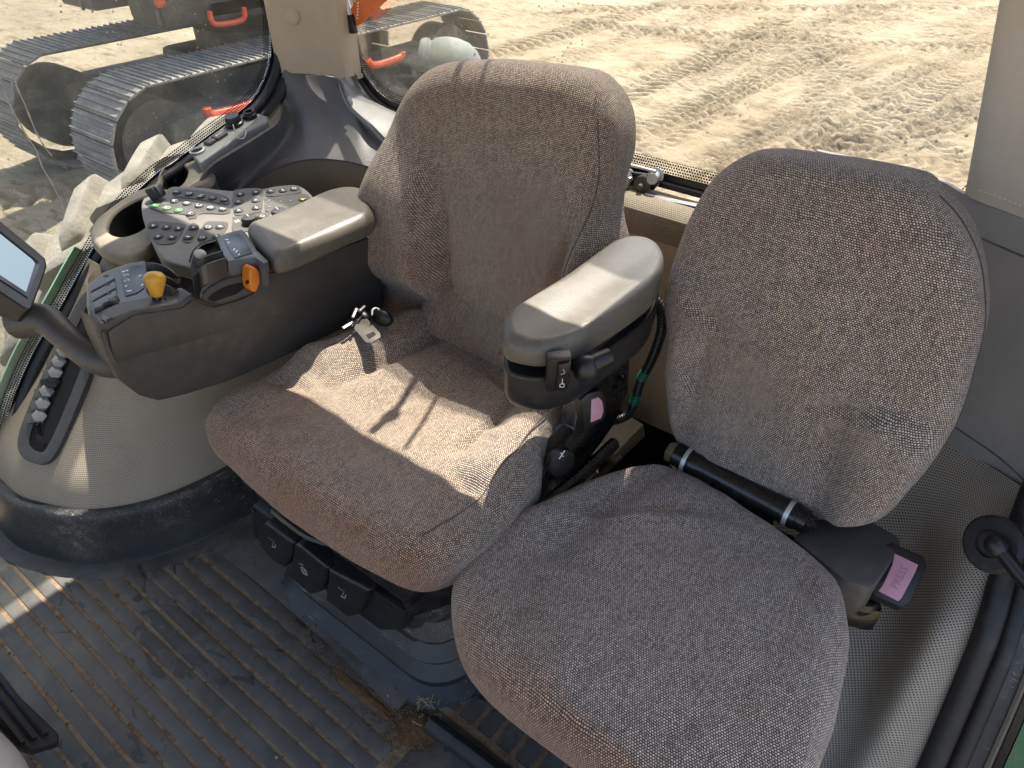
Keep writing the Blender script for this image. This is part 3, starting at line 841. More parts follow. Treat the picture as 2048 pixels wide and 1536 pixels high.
for (x, y, r) in ((470, 250, .024), (502, 235, .018)):
    c = opl(x, y, SF1[0], UP)
    prof = [(r, 0), (r, .008), (r * .85, .010), (r * .85, .022), (r * .75, .026), (0, .026)] if r > .02 else [(r, 0), (r, .010), (r * .8, .014), (r * .8, .018), (r * .6, .018), (r * .55, .004), (0, .004)]
    b = obj('round_connector', lathe(prof, c, UP, 20), 'black_plastic', st_)
    if r > .02:
        ch = [opl(466, 250, SF1[0] + UP * .028, UP), opl(470, 262, SF1[0] + UP * .02, UP), opl(477, 275, SF1[0] + UP * .008, UP), opl(487, 277, SF1[0] + UP * .004, UP), opl(492, 265, SF1[0] + UP * .004, UP), opl(488, 256, SF1[0] + UP * .008, UP)]
        pts = resamp(cr(ch, 10), 34)
        obj('bead_chain', merge(*[ell(q, (.0017,) * 3, 6, 4) for q in pts]), 'brushed_steel', b, kind='stuff')

# ------------------------------------------------------------------ cab shell: roof, pillars, trim, windows
roof = obj('roof', box((-.80, .105, 1.83), (1.94, 2.30, .14), w=.04, seg=3), 'shade_trim', kind='structure')



obj('shade_blocker', box((-.195, 1.42, 1.66), (.79, .62, .16), w=.03), 'shade_trim', roof)  # unseen box added to keep sun off the passenger seat

WX = -1.80
def win_path(pts, x=WX, n=8): return cr([ox(a, b, x) for a, b in pts], n)
EDGE = [(-30, 985), (-10, 915), (6, 862), (30, 785), (68, 700), (115, 622), (172, 520), (232, 425), (305, 352), (345, 325), (405, 278), (470, 230), (515, 185), (538, 130), (541, 70), (538, 10)]
edge = win_path(EDGE)
e0, e1 = edge[0], edge[-1]
low = [Vector((WX, -.9, -.02)), Vector((WX, e0.y - .12, -.01))]
pane = low + edge[::4] + [Vector((WX, e1.y + .005, 1.40)), Vector((WX, e1.y - .03, 1.72)), Vector((WX, -.9, 1.72))]
sw = thing('side_window', 'dusty spotted right side window with dotted black edge and drip trails', 'window', (WX, .6, .5))
obj('pane', prism(pane, (-.006, 0, 0), 0), 'window_glass', sw, smooth=False)
def ribbon(path, x, w0, w1, side=1):
    """flat band following a path in the window plane; offsets to the inside of the opening"""
    rows = [[], []]
    for i, p in enumerate(path):
        t = path[min(i + 1, len(path) - 1)] - path[max(i - 1, 0)]; n = Vector((0, -t.z, t.y)).normalized() * side
        rows[0].append(Vector((x, p.y, p.z)) + n * w0); rows[1].append(Vector((x, p.y, p.z)) + n * w1)
    return rows
full = edge + cr([e1, Vector((WX, e1.y + .005, 1.40)), Vector((WX, e1.y - .03, 1.72))], 8)[1:]
obj('frit_band', grid(ribbon(full, WX + .0015, .0, .026)), 'frit_dots', sw)
obj('frit_edge', grid(ribbon(full, WX + .0022, -.02, .0)), 'frit_black', sw)
obj('seal', tube([p + Vector((.018, 0, 0)) for p in ribbon(full, WX, 0, -.014)[1]], .013, 10), 'seal_rubber', sw)
seal2 = [p + Vector((.028, 0, 0)) for p in ribbon(edge, WX, 0, -.040)[1]]
for q_ in (seal2[:57], seal2[88:]): obj('trim_lip', tube(q_, .018, 8), 'seal_rubber', sw)
obj('frame_liner', shell(ribbon(edge, WX + .004, -.012, -.10)[::-1], .004), 'grey_plastic', sw)
obj('frame_rail', shell(ribbon(edge[:50], WX - .010, .012, .034), .006), 'rail_green', sw)
def streak(pts, w):
    P = resamp(cr([ox(a, b, WX + .001) for a, b in pts], 8), 60); rows = [[], []]
    for i, p in enumerate(P):
        t = (P[min(i + 1, 59)] - P[max(i - 1, 0)]).normalized(); n = Vector((0, -t.z, t.y))
        k = w * (.55 + .9 * abs(mnoise.noise(Vector((p.y * 60, p.z * 60, w * 999)))))
        rows[0].append(p + n * k); rows[1].append(p - n * k)
    return shell(rows, .0005)
for s_ in ([(28, 148), (34, 175), (48, 205), (62, 240), (75, 270), (90, 295), (104, 312)], [(8, 182), (22, 215), (40, 248), (55, 275), (72, 300), (85, 335), (100, 360), (118, 395), (130, 425)]):
    obj('drip_trail', streak(s_, .0022), 'dry_dust', sw) if 'dry_dust' in MATS else obj('drip_trail', streak(s_, .0022), 'beige_trim', sw)

# rear window
RY = 1.40
rw = thing('rear_window', 'large clear rear window behind both seats with rounded lower corners', 'window', (-.8, RY, .8))
def rr(x0, x1, z0, z1, r, n=8):
    P = []
    for cx, cz, a0 in ((x0 + r, z0 + r, math.pi), (x1 - r, z0 + r, 1.5 * math.pi)):
        for i in range(n + 1):
            a = a0 + math.pi / 2 * i / n; P.append(Vector((cx + r * math.cos(a), RY, cz + r * math.sin(a))))
    return [Vector((x0, RY, z1))] + P + [Vector((x1, RY, z1))]
op = rr(-1.635, -.045, .795, 1.74, .17)
obj('pane', prism(op, (0, .006, 0), 0), 'rear_glass', rw, smooth=False)
def yband(path, y, w0, w1):
    rows = [[], []]
    for i, p in enumerate(path):
        t = path[min(i + 1, len(path) - 1)] - path[max(i - 1, 0)]; n = Vector((-t.z, 0, t.x)).normalized()
        rows[0].append(Vector((p.x, y, p.z)) + n * w0); rows[1].append(Vector((p.x, y, p.z)) + n * w1)
    return rows
opd = resamp(op, 90)
obj('frit_band', grid(yband(opd, RY - .0012, .012, .040)), 'frit_dots', rw)
obj('frit_edge', grid(yband(opd, RY - .0018, -.016, .012)), 'frit_black', rw)
obj('seal', tube([p + Vector((0, -.006, 0)) for p in yband(opd, RY, 0, -.012)[1]], .008, 8), 'seal_rubber', rw)
# latch on the lower edge
lp = lambda x, y, Y=RY - .03: oy(x, y, Y)
latch = obj('latch_plate', prism([lp(1232, 340), lp(1300, 350), lp(1318, 368), lp(1305, 382), lp(1232, 366)], (0, .010, 0), .003), 'black_metal', rw)
obj('latch_roller', lathe([(.0, -.032), (.012, -.032), (.012, 0), (.018, .001), (.018, .008), (0, .008)], oy(1311, 352, RY - .01), (-.25, 1, -.15), 20), 'alloy', latch)
obj('latch_bolt', lathe([(.0, -.030), (.006, -.030), (.006, -.014), (.019, -.012), (.019, 0), (0, 0)], oy(1287, 366, RY - .03), (-.2, 1, 0), 16), 'latch_steel', latch)
obj('latch_roller', lathe([(.0, -.035), (.010, -.035), (.010, -.006), (.017, -.004), (.017, .004), (0, .004)], oy(1253, 352, RY - .03), (-.3, 1, -.3), 16), 'alloy', latch)
obj('latch_arm', tube([lp(1222, 322), lp(1270, 332), lp(1312, 343)], .004, 6), 'alloy', latch)
obj('latch_lever', prism([lp(1226, 340, RY - .05), lp(1240, 352, RY - .05), lp(1262, 356, RY - .05), lp(1248, 392, RY - .05), lp(1238, 395, RY - .05), lp(1222, 396, RY - .05)], (0, .012, 0), .004), 'alloy', latch)
obj('gas_strut', tube([oy(1225, 380, RY - .05), oy(1238, 345, RY - .05)], .012, 10), 'black_metal', latch)
obj('window_rail', shell([[oy(x, y, RY - .045) for x, y in ((1290, 386), (1350, 398), (1500, 428), (1900, 500))], [oy(x, y, RY - .035) for x, y in ((1290, 394), (1350, 408), (1500, 438), (1900, 512))], [oy(x, y, RY - .05) for x, y in ((1290, 404), (1350, 420), (1500, 450), (1900, 525))]], .008), 'alloy', rw)
# stay rods inside the top of the rear window: their shadows fall across the operator seat
wip = thing('window_stay', 'two thin dark stay rods under the roof above the operator backrest', 'stay rods', (-.98, 1.3, 1.4))
obj('stay_rod', tube([(-1.02, 1.262, 1.77), (-1.03, 1.30, 1.62), (-1.06, 1.36, 1.40)], [.009, .007, .009], 8), 'black_metal', wip)
obj('stay_rod', tube([(-.937, 1.262, 1.77), (-1.0, 1.36, 1.40)], .0045, 8), 'black_metal', wip)
obj('rod_clamp', box((-1.023, 1.285, 1.68), (.026, .026, .05), None, .005), 'black_metal', wip)
# sill and rear wall
rear = thing('rear_wall', 'beige rear cab wall with padded top roll behind the operator seat', 'wall panel', (-.8, 1.3, .3))
wall_rows = []
for (y, z) in ((1.375, .762), (1.345, .772), (1.315, .772), (1.295, .757), (1.290, .735), (1.300, .69), (1.315, .60), (1.32, .45), (1.315, .26)):
    wall_rows.append([Vector((x, y, z)) for x in np.linspace(-1.42, -.05, 40)])
obj('padded_roll', shell(wall_rows[::-1][3:], .01), 'embossed_vinyl', rear)
obj('lower_panel', shell([[Vector((x, y, z)) for x in np.linspace(-1.2, -.05, 12)] for (y, z) in ((1.30, .20), (1.306, .45), (1.298, .70))], .006), 'beige_trim', rear)
obj('sill', box((-.82, 1.372, .752), (1.5, .05, .03), w=.006), 'dusty_sill', rear)
obj('wall_base', box((-.7, 1.36, .14), (1.3, .08, .36), w=.01), 'black_plastic', rear)
# outside ledge of the roof frame behind the glass
obj('rear_ledge', box((-.82, 1.46, .60), (1.7, .10, .10), w=.01), 'cab_green', rear)

# right rear corner trim
corner = thing('corner_trim', 'dark grey moulded corner trim below the right rear pillar', 'trim panel', (-1.6, 1.2, .6))
up_c = [oz(400, 372, .70), oz(419, 336, .735), oz(474, 300, .755), oz(530, 265, .775), oz(558, 242, .785), ox(566, 200, -1.762), ox(566, 140, -1.762), oy(610, 150, 1.30), oy(655, 152, 1.33), oy(680, 165, 1.315), oy(698, 212, 1.30), oy(739, 250, 1.285), oy(780, 290, 1.28), oy(860, 340, 1.275), oy(1000, 400, 1.275)]
lo_c = [oy(400, 430, .93), oy(455, 395, .97), oy(490, 372, 1.02), oy(530, 346, 1.07), oy(573, 327, 1.11), oy(627, 317, 1.15), oy(681, 320, 1.18), oy(724, 329, 1.20), oy(773, 346, 1.215), oy(850, 385, 1.225), oy(1000, 440, 1.23)]
UPc = resamp(cr(up_c, 8), 60); LOc = resamp(cr(lo_c, 8), 60)
rows = []
for t in np.linspace(0, 1, 16):
    row = []
    for a, b in zip(UPc, LOc):
        p = a.lerp(b, t); bulge = math.sin(math.pi * t) * .05
        row.append(p + Vector((-.35, .8, -.1)) * bulge)
    rows.append(row)
obj('corner_wall', shell(rows[::-1], .006), 'grey_plastic', corner)
LO2 = [p + Vector((-.006, .016, .006)) for p in LOc]
rows = [LO2] + [[p + Vector((-.03 * k, .035 * k, -.13 * k)) for p in LO2] for k in (1, 2, 3)]
obj('lower_wall', shell(rows[::-1], .006), 'shade_trim', corner)
ridge_c = [oy(678, 168, 1.315), oy(685, 188, 1.308), oy(698, 212, 1.30), oy(739, 250, 1.285), oy(780, 290, 1.28), oy(860, 340, 1.275)]
glz = [oy(708, 140, 1.385), oy(716, 165, 1.385), oy(728, 188, 1.385), oy(765, 212, 1.385), oy(815, 232, 1.385), oy(900, 255, 1.385)]
RA, RB = resamp(cr(ridge_c, 8), 30), resamp(cr(glz, 8), 30)
rows = [[p + Vector((0, .004, -.018)) for p in RA], [p + Vector((0, -.002, -.006)) for p in RA], [p + Vector((0, .002, .003)) for p in RA], [a.lerp(b, .25) + Vector((0, 0, .006)) for a, b in zip(RA, RB)], [a.lerp(b, .6) for a, b in zip(RA, RB)], RB]
obj('corner_ledge', shell(rows, .006), 'grey_plastic_light', corner)
for x, y in ((758, 255), (774, 245)):
    q = min((p for r in rows[2:5] for p in r), key=lambda p: abs(0))
for x, y, z_ in ((467, 322, .70), (485, 355, .64)):
    pass

# pillars
def pillar(name, label, plan0, plan1, z0, z1, mt):
    rows = []
    A = resamp(cr([Vector((x, y, 0)) for x, y in plan0], 6), 26); B = resamp(cr([Vector((x, y, 0)) for x, y in plan1], 6), 26)
    for t in np.linspace(0, 1, 14):
        rows.append([a.lerp(b, t) + Vector((0, 0, z0 + (z1 - z0) * t)) for a, b in zip(A, B)])
    rows = [[p + Vector((0, .006, 0)) for p in rows[0]]] + rows
    th = thing(name, label, 'pillar', (A[13].x, A[13].y, z0))
    return th, obj('pillar_cover', shell(rows, .012), mt, th), rows
pr, prc, rws = pillar('rear_pillar', 'beige right rear cab pillar with a round button cap', [(-1.79, 1.262), (-1.765, 1.262), (-1.72, 1.29), (-1.66, 1.318), (-1.605, 1.332), (-1.59, 1.345), (-1.59, 1.39)], [(-1.79, 1.262), (-1.765, 1.262), (-1.72, 1.29), (-1.66, 1.318), (-1.605, 1.332), (-1.59, 1.345), (-1.59, 1.39)], .868, 1.76, 'beige_trim')
q = oy(585, 32, 1.292)
obj('button_cap', lathe([(.022, -.004), (.022, .004), (.018, .008), (.008, .0095), (0, .0095)], q, (.35, -.9, .1), 24), 'beige_trim', prc)
pl_, plc, _ = pillar('rear_pillar', 'grey-beige left rear cab pillar at the right edge, stitched along its foot', [(-.088, 1.385), (-.088, 1.345), (-.07, 1.325), (0, 1.295), (.10, 1.245), (.20, 1.16), (.25, 1.05)], [(-.25, 1.385), (-.25, 1.345), (-.23, 1.325), (-.15, 1.29), (-.05, 1.24), (.05, 1.15), (.10, 1.05)], .925, 1.76, 'pillar_grey')
st = [Vector((x - .012 * 0, y - .0015, .943)) for x, y in [(p.x, p.y) for p in resamp(cr([Vector((x, y, 0)) for x, y in [(-.07, 1.323), (0, 1.293), (.10, 1.243), (.20, 1.158)]], 8), 40)]]
obj('stitching', merge(*[tube([st[i], st[i].lerp(st[i + 1], .6)], .0009, 5) for i in range(39)]), 'print_white', plc, kind='stuff')
# left trim below the pillar
lt = thing('side_trim', 'dark blue-grey moulded trim panels under the left rear pillar', 'trim panel', (.1, 1.25, .5))
planL = resamp(cr([Vector((x, y, 0)) for x, y in [(-.35, 1.39), (-.16, 1.385), (-.09, 1.34), (-.03, 1.305), (.06, 1.265), (.14, 1.22), (.21, 1.14), (.26, 1.02)]], 8), 40)
def band(z0, z1, o0, o1, nm, mt, par=lt):
    rows = [[p + Vector((0, .012, z0)) for p in planL], [p + Vector((0, o0, z0 + .001)) for p in planL], [p + Vector((0, (o0 + o1) / 2, (z0 + z1) / 2)) for p in planL], [p + Vector((0, o1, z1 - .001)) for p in planL], [p + Vector((0, .012, z1)) for p in planL]]
    return obj(nm, shell(rows, .008), mt, par)
band(.878, .925, -.012, .004, 'trim_upper', 'grey_plastic_light'); band(.556, .876, -.030, -.012, 'trim_centre', 'grey_plastic_light'); band(.440, .554, -.026, -.030, 'trim_lower', 'grey_plastic_light')

# perforated wheel-arch panel beside the door
pf = thing('perforated_wall', 'perforated beige wheel-arch panel between the passenger seat and the door', 'wall panel', (.1, 1.0, .2))
rowsP = [[oy(1560, 830, 1.30), oy(1750, 850, 1.27), oy(1880, 885, 1.245), oy(1960, 920, 1.215), oy(2046, 975, 1.15)],
         [oy(1560, 1000, 1.20), oy(1700, 1010, 1.19), oy(1830, 1020, 1.20), oy(1930, 1035, 1.15), oy(2016, 1060, 1.11)],
         [oy(1500, 1150, 1.08), oy(1660, 1150, 1.08), oy(1800, 1150, 1.12), oy(1900, 1150, 1.06), oy(1984, 1150, 1.07)],
         [oy(1440, 1300, .93), oy(1600, 1300, .94), oy(1750, 1300, .99), oy(1850, 1300, .95), oy(1940, 1290, 1.00)],
         [oy(1300, 1600, .72), oy(1480, 1600, .74), oy(1620, 1590, .79), oy(1720, 1580, .80), oy(1815, 1590, .86)],
         [oy(1200, 1800, .60), oy(1400, 1800, .63), oy(1520, 1800, .66), oy(1640, 1800, .70), oy(1730, 1780, .76)]]
PF = loft(rowsP[::-1], 40, 8)
obj('panel', shell(PF, .006), 'perforated_vinyl', pf)
# door seal and sill
dr = thing('door_frame', 'black rubber door seal and green door frame at the lower right corner', 'door frame', (.25, 1.0, .1))
eg = [r[-1] for r in PF]
def shifted(dx, dy, dz): return [p + Vector((dx, dy, dz)) for p in eg]
ext = lambda L: [L[0] + (L[0] - L[1]) * 6] + L + [L[-1] + Vector((.02, .25, .45))]
obj('seal', tube(ext(shifted(.016, -.004, .004)), .021, 10), 'seal_rubber', dr)
obj('seal', tube(ext(shifted(.048, -.012, -.004)), .016, 10), 'seal_rubber', dr)
obj('sill_edge', shell([ext(shifted(.085, -.03, -.012)), ext(shifted(.055, -.02, .006))], .012), 'skirt_rubber', dr)
obj('metal_lip', tube(ext(shifted(.082, -.030, -.006)), .005, 6), 'latch_steel', dr)
obj('sill_plate', shell([ext(shifted(.100, -.040, -.016)), ext(shifted(.086, -.03, -.012))], .012), 'black_metal', dr)
obj('frame', shell([ext(shifted(.40, -.10, -.06)), ext(shifted(.102, -.042, -.018))], .012), 'cab_green', dr)
# ball stud of the door stay
bs = thing('door_stay', 'black ball stud and stay rod on the perforated panel by the door', 'door stay', (.19, 1.1, .4))
bp = oy(1982, 1088, 1.03); bn = Vector((-.55, -.75, .45)).normalized()
obj('washer', lathe([(.046, -.014), (.046, -.004), (.040, .002), (.022, .004), (.020, -.002), (0, -.002)], bp, bn, 28), 'black_rubber', bs)
obj('ball', ell(bp + bn * .026 + Vector((.018, 0, .006)), (.017, .017, .017), 18, 12), 'black_plastic', bs)
obj('stay_rod', tube([bp + bn * .026 + Vector((.018, 0, .006)), bp + bn * .03 + Vector((.06, -.02, -.01)), bp + bn * .03 + Vector((.22, -.09, -.06))], [.010, .012, .012], 10), 'black_plastic', bs)

# ------------------------------------------------------------------ operator seat
seat = thing('operator_seat', 'brown woven operator seat with left armrest, standing on a black suspension base', 'seat', (-.80, .72, 0))
FC = frame((-.795, .452, .488), (1, 0, 0), (0, 1, -.045))
oc = [(-.280, -.004), (-.13, -.024), (0, -.030), (.13, -.024), (.250, -.004), (.298, .045), (.318, .13), (.315, .22), (.285, .32), (.25, .42), (.225, .53), (.1, .56), (-.1, .56), (-.235, .53), (-.27, .42), (-.300, .30), (-.322, .16), (-.325, .06)]
def h_cush(u, v):
    au = abs(u); e = .19 - .02 * sst(v, .2, .5)
    b = .034 * sst(au, e - .035, e + .050) * sst(v, .085 + (.09 if u < 0 else .03), .19 + (.06 if u < 0 else .05)) * (1 - .35 * sst(v, .42, .56))
    dish = -.020 * (1 - sst(au, 0, .2)) * sst(v, .10, .3)
    crease = -.014 * math.exp(-((au - e + .03) / .014) ** 2) * sst(v, .17, .26)
    fold = -.010 * math.exp(-((v - .165 + .25 * (au - .2)) / .018) ** 2) * sst(au, .16, .22)
    w = .004 * math.sin(v * 42 + u * 7) * sst(au, .17, .23) * sst(v, .2, .3) + .003 * math.sin(u * 30 - v * 22) * sst(v, .3, .45)
    knee = .006 * math.cos(u * 5) * (1 - sst(v, .0, .16))
    f = ridge(u, v, (-.30, .20), (-.10, .17), .012, .006) + ridge(u, v, (.12, .34), (.27, .22), .012, .007) + ridge(u, v, (-.27, .36), (-.13, .33), .010, .006) + ridge(u, v, (-.02, .46), (.16, .40), .014, .005) + ridge(u, v, (.18, .10), (.30, .17), .012, .005)
    return b + dish + crease + fold + w + knee + f
m, eg1 = cushion(FC, oc, .052, .018, .055, h_cush, wr=.0055, seed=3, nint=44, N=190)
cu1 = obj('seat_cushion', m, 'seat_fabric', seat, auto=False)
sf = SURF[0]
obj('seam', tube([sf(.243 + .02 * math.sin(v * 9), v, .0002) for v in np.linspace(.03, .46, 44)], .0013, 5), 'seam_thread', cu1)

def piping(edge, r, i0, i1, par, mt):
    n = len(edge); P = [edge[i % n] for i in range(i0, i1)]
    return obj('piping', tube(P, r, 6), mt, par)
FB = frame((-.80, 1.050, .520), (1, 0, 0), (0, .13, 1))
ob = traced(FB, [(1020, 122), (1160, 140), (1212, 172), (1240, 225), (1243, 300), (1228, 370), (1224, 440), (1236, 500), (1238, 580), (1210, 660), (1120, 695), (1000, 668), (885, 640), (800, 628), (763, 600), (748, 530), (741, 455), (750, 410), (772, 365), (784, 310), (796, 265), (810, 212), (838, 165), (880, 132), (945, 121)])
def h_back(u, v):
    au = abs(u + .012); e = .120 + .13 * max(v, 0) 
    wing = .074 * sst(au, e, e + .058) * sst(v, .00, .10) * (1 - sst(v, .24, .40))
    crease = -.016 * math.exp(-((au - e) / .011) ** 2) * (1 - sst(v, .20, .36))
    lum = .016 * math.exp(-((v - .16) / .12) ** 2) * math.exp(-(u / .12) ** 2)
    hol = -.010 * math.exp(-((v - .36) / .14) ** 2) * math.exp(-(u / .2) ** 2)
    w = .0025 * math.sin(u * 40 + v * 25) * sst(au, .12, .2)
    f = ridge(u, v, (-.12, .05), (.10, .035), .012, .004)
    return wing + crease + lum + hol + w + f
m, eb1 = cushion(FB, ob, .062, .035, .05, h_back, wr=.003, seed=8, nint=44, N=190)
bk1 = obj('backrest', m, 'seat_fabric', seat, auto=False)
sf = SURF[0]
for sg, vtop in ((1, .49),):
    obj('seam', tube([sf(sg * (.205 - .55 * (v - .30) ** 2) - .012, v, .0002) for v in np.linspace(.13, vtop, 40)], .0013, 5), 'seam_thread', bk1)
FL = frame((-.80, .985, .500), (1, 0, 0), (0, .55, .8))
m, _ = cushion(FL, [(-.20, -.02), (0, -.035), (.20, -.02), (.22, .04), (.2, .10), (0, .11), (-.2, .10), (-.22, .04)], .045, .01, .03, lambda u, v: .004 * math.sin(u * 30), wr=.002, nint=16, N=90)
obj('lumbar_roll', m, 'seat_fabric', seat, auto=False)
# seat pan and base
obj('seat_pan', box((-.80, .72, .385), (.47, .52, .05), w=.012), 'black_metal', seat)
obj('pan_front', prism([(-1.03, .472, .345), (-.575, .472, .345), (-.565, .480, .395), (-1.04, .480, .395)], (0, .03, 0), .004), 'black_metal', seat)
obj('pan_corner', prism([(-.585, .470, .31), (-.52, .56, .32), (-.50, .60, .40), (-.575, .475, .40)], (-.03, .01, 0), .005), 'black_metal', seat)
sb = obj('suspension_base', box((-.81, .74, .19), (.40, .46, .34), w=.045, seg=4), 'black_rubber', seat)
def bellows():
    rows = []
    for (o, z) in ((.0, .31), (.005, .27), (.012, .24), (-.005, .20), (.015, .165), (.004, .14), (.026, .11), (.014, .085), (.035, .055), (.030, .03), (.055, .012), (.065, .004)):
        x0, x1, y0, y1 = -1.035 - o, -.575 + o, .520 - o, .98 + o; r = .06 + o; P = []
        for cx, cy, a0 in ((x1 - r, y0 + r, -math.pi / 2), (x1 - r, y1 - r, 0), (x0 + r, y1 - r, math.pi / 2), (x0 + r, y0 + r, math.pi)):
            for i in range(8):
                a = a0 + math.pi / 2 * i / 7; P.append(Vector((cx + r * math.cos(a), cy + r * math.sin(a), z)))
        P.append(P[0]); rows.append(P)
    return grid(rows[::-1])
obj('bellows', bellows(), 'skirt_rubber', seat)
fp = obj('front_housing', prism([oy(502, 1010, .486), oy(810, 1225, .486), oy(806, 1262, .486), oy(760, 1262, .486), oy(505, 1075, .486)], (0, .05, 0), .008), 'black_plastic', seat)
tabs = [([(516, 1062), (530, 1045), (588, 1088), (583, 1112), (570, 1136), (545, 1122), (519, 1090)], (546, 1090)),
        ([(588, 1088), (600, 1092), (656, 1138), (650, 1165), (640, 1185), (622, 1190), (572, 1148), (584, 1118)], (608, 1142)),
        ([(656, 1138), (668, 1146), (738, 1182), (730, 1210), (712, 1232), (696, 1236), (650, 1200), (655, 1168)], (685, 1190))]
for i, (pp, ic) in enumerate(tabs):
    Y0 = .470
    tb = obj('adjustment_tab', prism([oy(a, b, Y0) for a, b in pp], (0, .035, 0), .007, 3), 'black_plastic', seat)
    Fi = frame(oy(*ic, Y0 - .0006), (1, 0, 0), (0, 0, 1)); Fi = (Fi[0], Fi[1], Fi[2], Vector((0, -1, 0)))
    L = lambda u, v: Fi[0] + Fi[1] * u + Fi[2] * v
    if i != 1: ic_ = merge(tube([L(-.006, -.010), L(-.006, -.009), L(.005, -.006), L(.012, .010)], .0011, 5), tube([L(-.002, -.003), L(.006, .012)], .0008, 5), *[tube([L(-.008 + .004 * k, .016), L(-.008 + .004 * k, .019)], .0006, 4) for k in range(5)])
    else: ic_ = merge(tube(cr([L(-.008, -.008), L(-.008, .006), L(0, .011), L(.008, .006), L(.008, -.008)], 4), .0010, 5), tube(cr([L(-.004, -.007), L(-.004, .003), L(0, .006), L(.004, .003), L(.004, -.007)], 4), .0009, 5), tube([L(-.011, .016), L(.004, .022)], .0007, 4), tube([L(-.006, -.009), L(.006, -.009)], .0012, 4))
    obj('pictogram', ic_, 'print_grey', tb)
ln = obj('release_lever', tube(cr([oy(553, 1018, .462), oy(580, 1040, .452), oy(620, 1068, .450), oy(660, 1082, .462)], 6), .013, 8, flat=.6), 'black_plastic', seat)
obj('pictogram', tube([oy(592, 1045, .440), oy(604, 1048, .440)], .003, 4), 'print_white', ln)
for x, y in ((506, 1022), (778, 1215)): obj('bolt_hole', lathe([(.008, 0), (.006, .001), (0, .001)], oy(x, y, .4845), (0, -1, 0), 14), 'dark_void', seat)
# left side frame under the armrest
SX = -.497
side = obj('side_frame', prism([ox(a, b, SX) for a, b in [(1196, 690), (1262, 668), (1258, 780), (1232, 845), (1205, 885), (1150, 955), (1085, 1005), (1058, 1030), (1062, 1000), (1100, 930), (1150, 860), (1165, 780)]], (-.035, 0, 0), .006), 'black_metal', seat)
for x, y, r in ((1243, 722, .013), (1241, 764, .017)): obj('bolt', lathe([(r, 0), (r, .006), (r * .6, .010), (0, .010)], ox(x, y, SX + .001), (1, 0, 0), 18), 'black_metal', side)
obj('slide_rail', tube([ox(1052, 1042, SX + .025), ox(1150, 962, SX + .02), ox(1228, 888, SX + .02)], .013, 8, flat=1.2), 'black_metal', side)
obj('slide_rail', tube([ox(1062, 1062, SX + .03), ox(1160, 985, SX + .03), ox(1240, 915, SX + .03)], .006, 8), 'black_metal', side)
kb = obj('recline_knob', lathe([(.026, -.005), (.028, 0), (.026, .010), (.015, .013), (0, .013)], ox(1118, 922, SX + .012), (1, -.4, .2), 22), 'black_plastic', side)
q = ox(1124, 910, SX + .034)
obj('pictogram', merge(tube([q + Vector((0, -.008, -.003)), q + Vector((0, .008, .004))], .0010, 5), ell(q + Vector((0, -.003, .006)), (.0012,) * 3, 6, 4), ell(q + Vector((0, .004, -.006)), (.0012,) * 3, 6, 4)), 'print_white', kb)
# seat belt buckle
BF = frame(ox(1187, 818, SX + .035), (.35, .9, .12), (-.2, -.12, .95))
def pr(F, pts, d, w=.003, h=0.0): return prism([F[0] + F[1] * u + F[2] * v + F[3] * h for u, v in pts], F[3] * d, w)
bk = obj('belt_buckle', pr(BF, [(-.024, -.034), (.020, -.036), (.027, -.02), (.028, .012), (.020, .030), (-.006, .036), (-.024, .030)], -.022, .005), 'black_plastic', seat)
obj('buckle_button', pr(BF, [(-.010, -.024), (.012, -.026), (.019, -.014), (.019, .008), (.012, .020), (-.002, .022)], .003, .0015, -.001), 'buckle_red', bk)
# belt latch plate and retractor on the other side
LF = frame(oz(735, 668, .572), (.85, .25, .05), (-.2, .8, .25))
tg = obj('belt_tongue', pr(LF, traced(LF, [(703, 652), (722, 641), (735, 639), (761, 668), (762, 676), (745, 687), (733, 687), (727, 680)]), .003, .001), 'latch_steel', seat)
obj('tongue_slot', pr(LF, traced(LF, [(733, 672), (748, 665), (753, 671), (739, 680)]), .0006, 0, .0031), 'dark_void', tg)
obj('belt_guide', merge(ell(oz(722, 632, .57), (.026, .018, .014)), ell(oz(764, 634, .575), (.030, .016, .020)), box(oz(712, 640, .575), (.03, .02, .012), Matrix.Rotation(.5, 3, 'Z'), .003)), 'black_plastic', seat)
obj('guide_clip', merge(tube([oz(706, 634, .60), oz(713, 618, .605), oz(719, 622, .602), oz(729, 613, .60)], .003, 6), tube(cr([oz(744, 630, .60), oz(745, 620, .602), oz(752, 616, .602), oz(759, 620, .60)], 4), .0022, 6), tube([oz(686, 656, .585), oz(699, 648, .586), oz(707, 644, .585)], .004, 6, flat=.4)), 'alloy', seat)

# ------------------------------------------------------------------ left armrest (part of the seat)
FA = frame((-.49, .85, .800), (1, 0, 0), (0, 1, -.02))
oa = traced(FA, [(1003, 664), (1007, 690), (1024, 703), (1078, 712), (1140, 700), (1200, 670), (1260, 632), (1308, 592), (1325, 552), (1327, 522), (1313, 498), (1280, 488), (1238, 494), (1180, 530), (1110, 577), (1040, 626), (1012, 646)])
m, _ = cushion(FA, oa, .024, .012, .012, lambda u, v: -.004 * math.exp(-(u / .03) ** 2), N=130, nint=16)
ar = obj('armrest_pad', m, 'armrest_vinyl', seat, auto=False)
FH = frame((-.49, .85, .752), (1, 0, 0), (0, 1, -.02))
oh = [(u * .96, v * .985) for u, v in oa]
m, _ = cushion(FH, oh, .006, .040, .028, lambda u, v: 0.0, N=110, nint=8)
hs = obj('armrest_housing', m, 'black_plastic', seat, auto=False)
obj('armrest_mount', prism([ox(a, b, -.445) for a, b in [(1150, 690), (1210, 645), (1312, 570), (1310, 635), (1290, 680), (1245, 715), (1200, 735), (1160, 740)]], (-.06, 0, 0), .012, 3), 'black_plastic', seat)
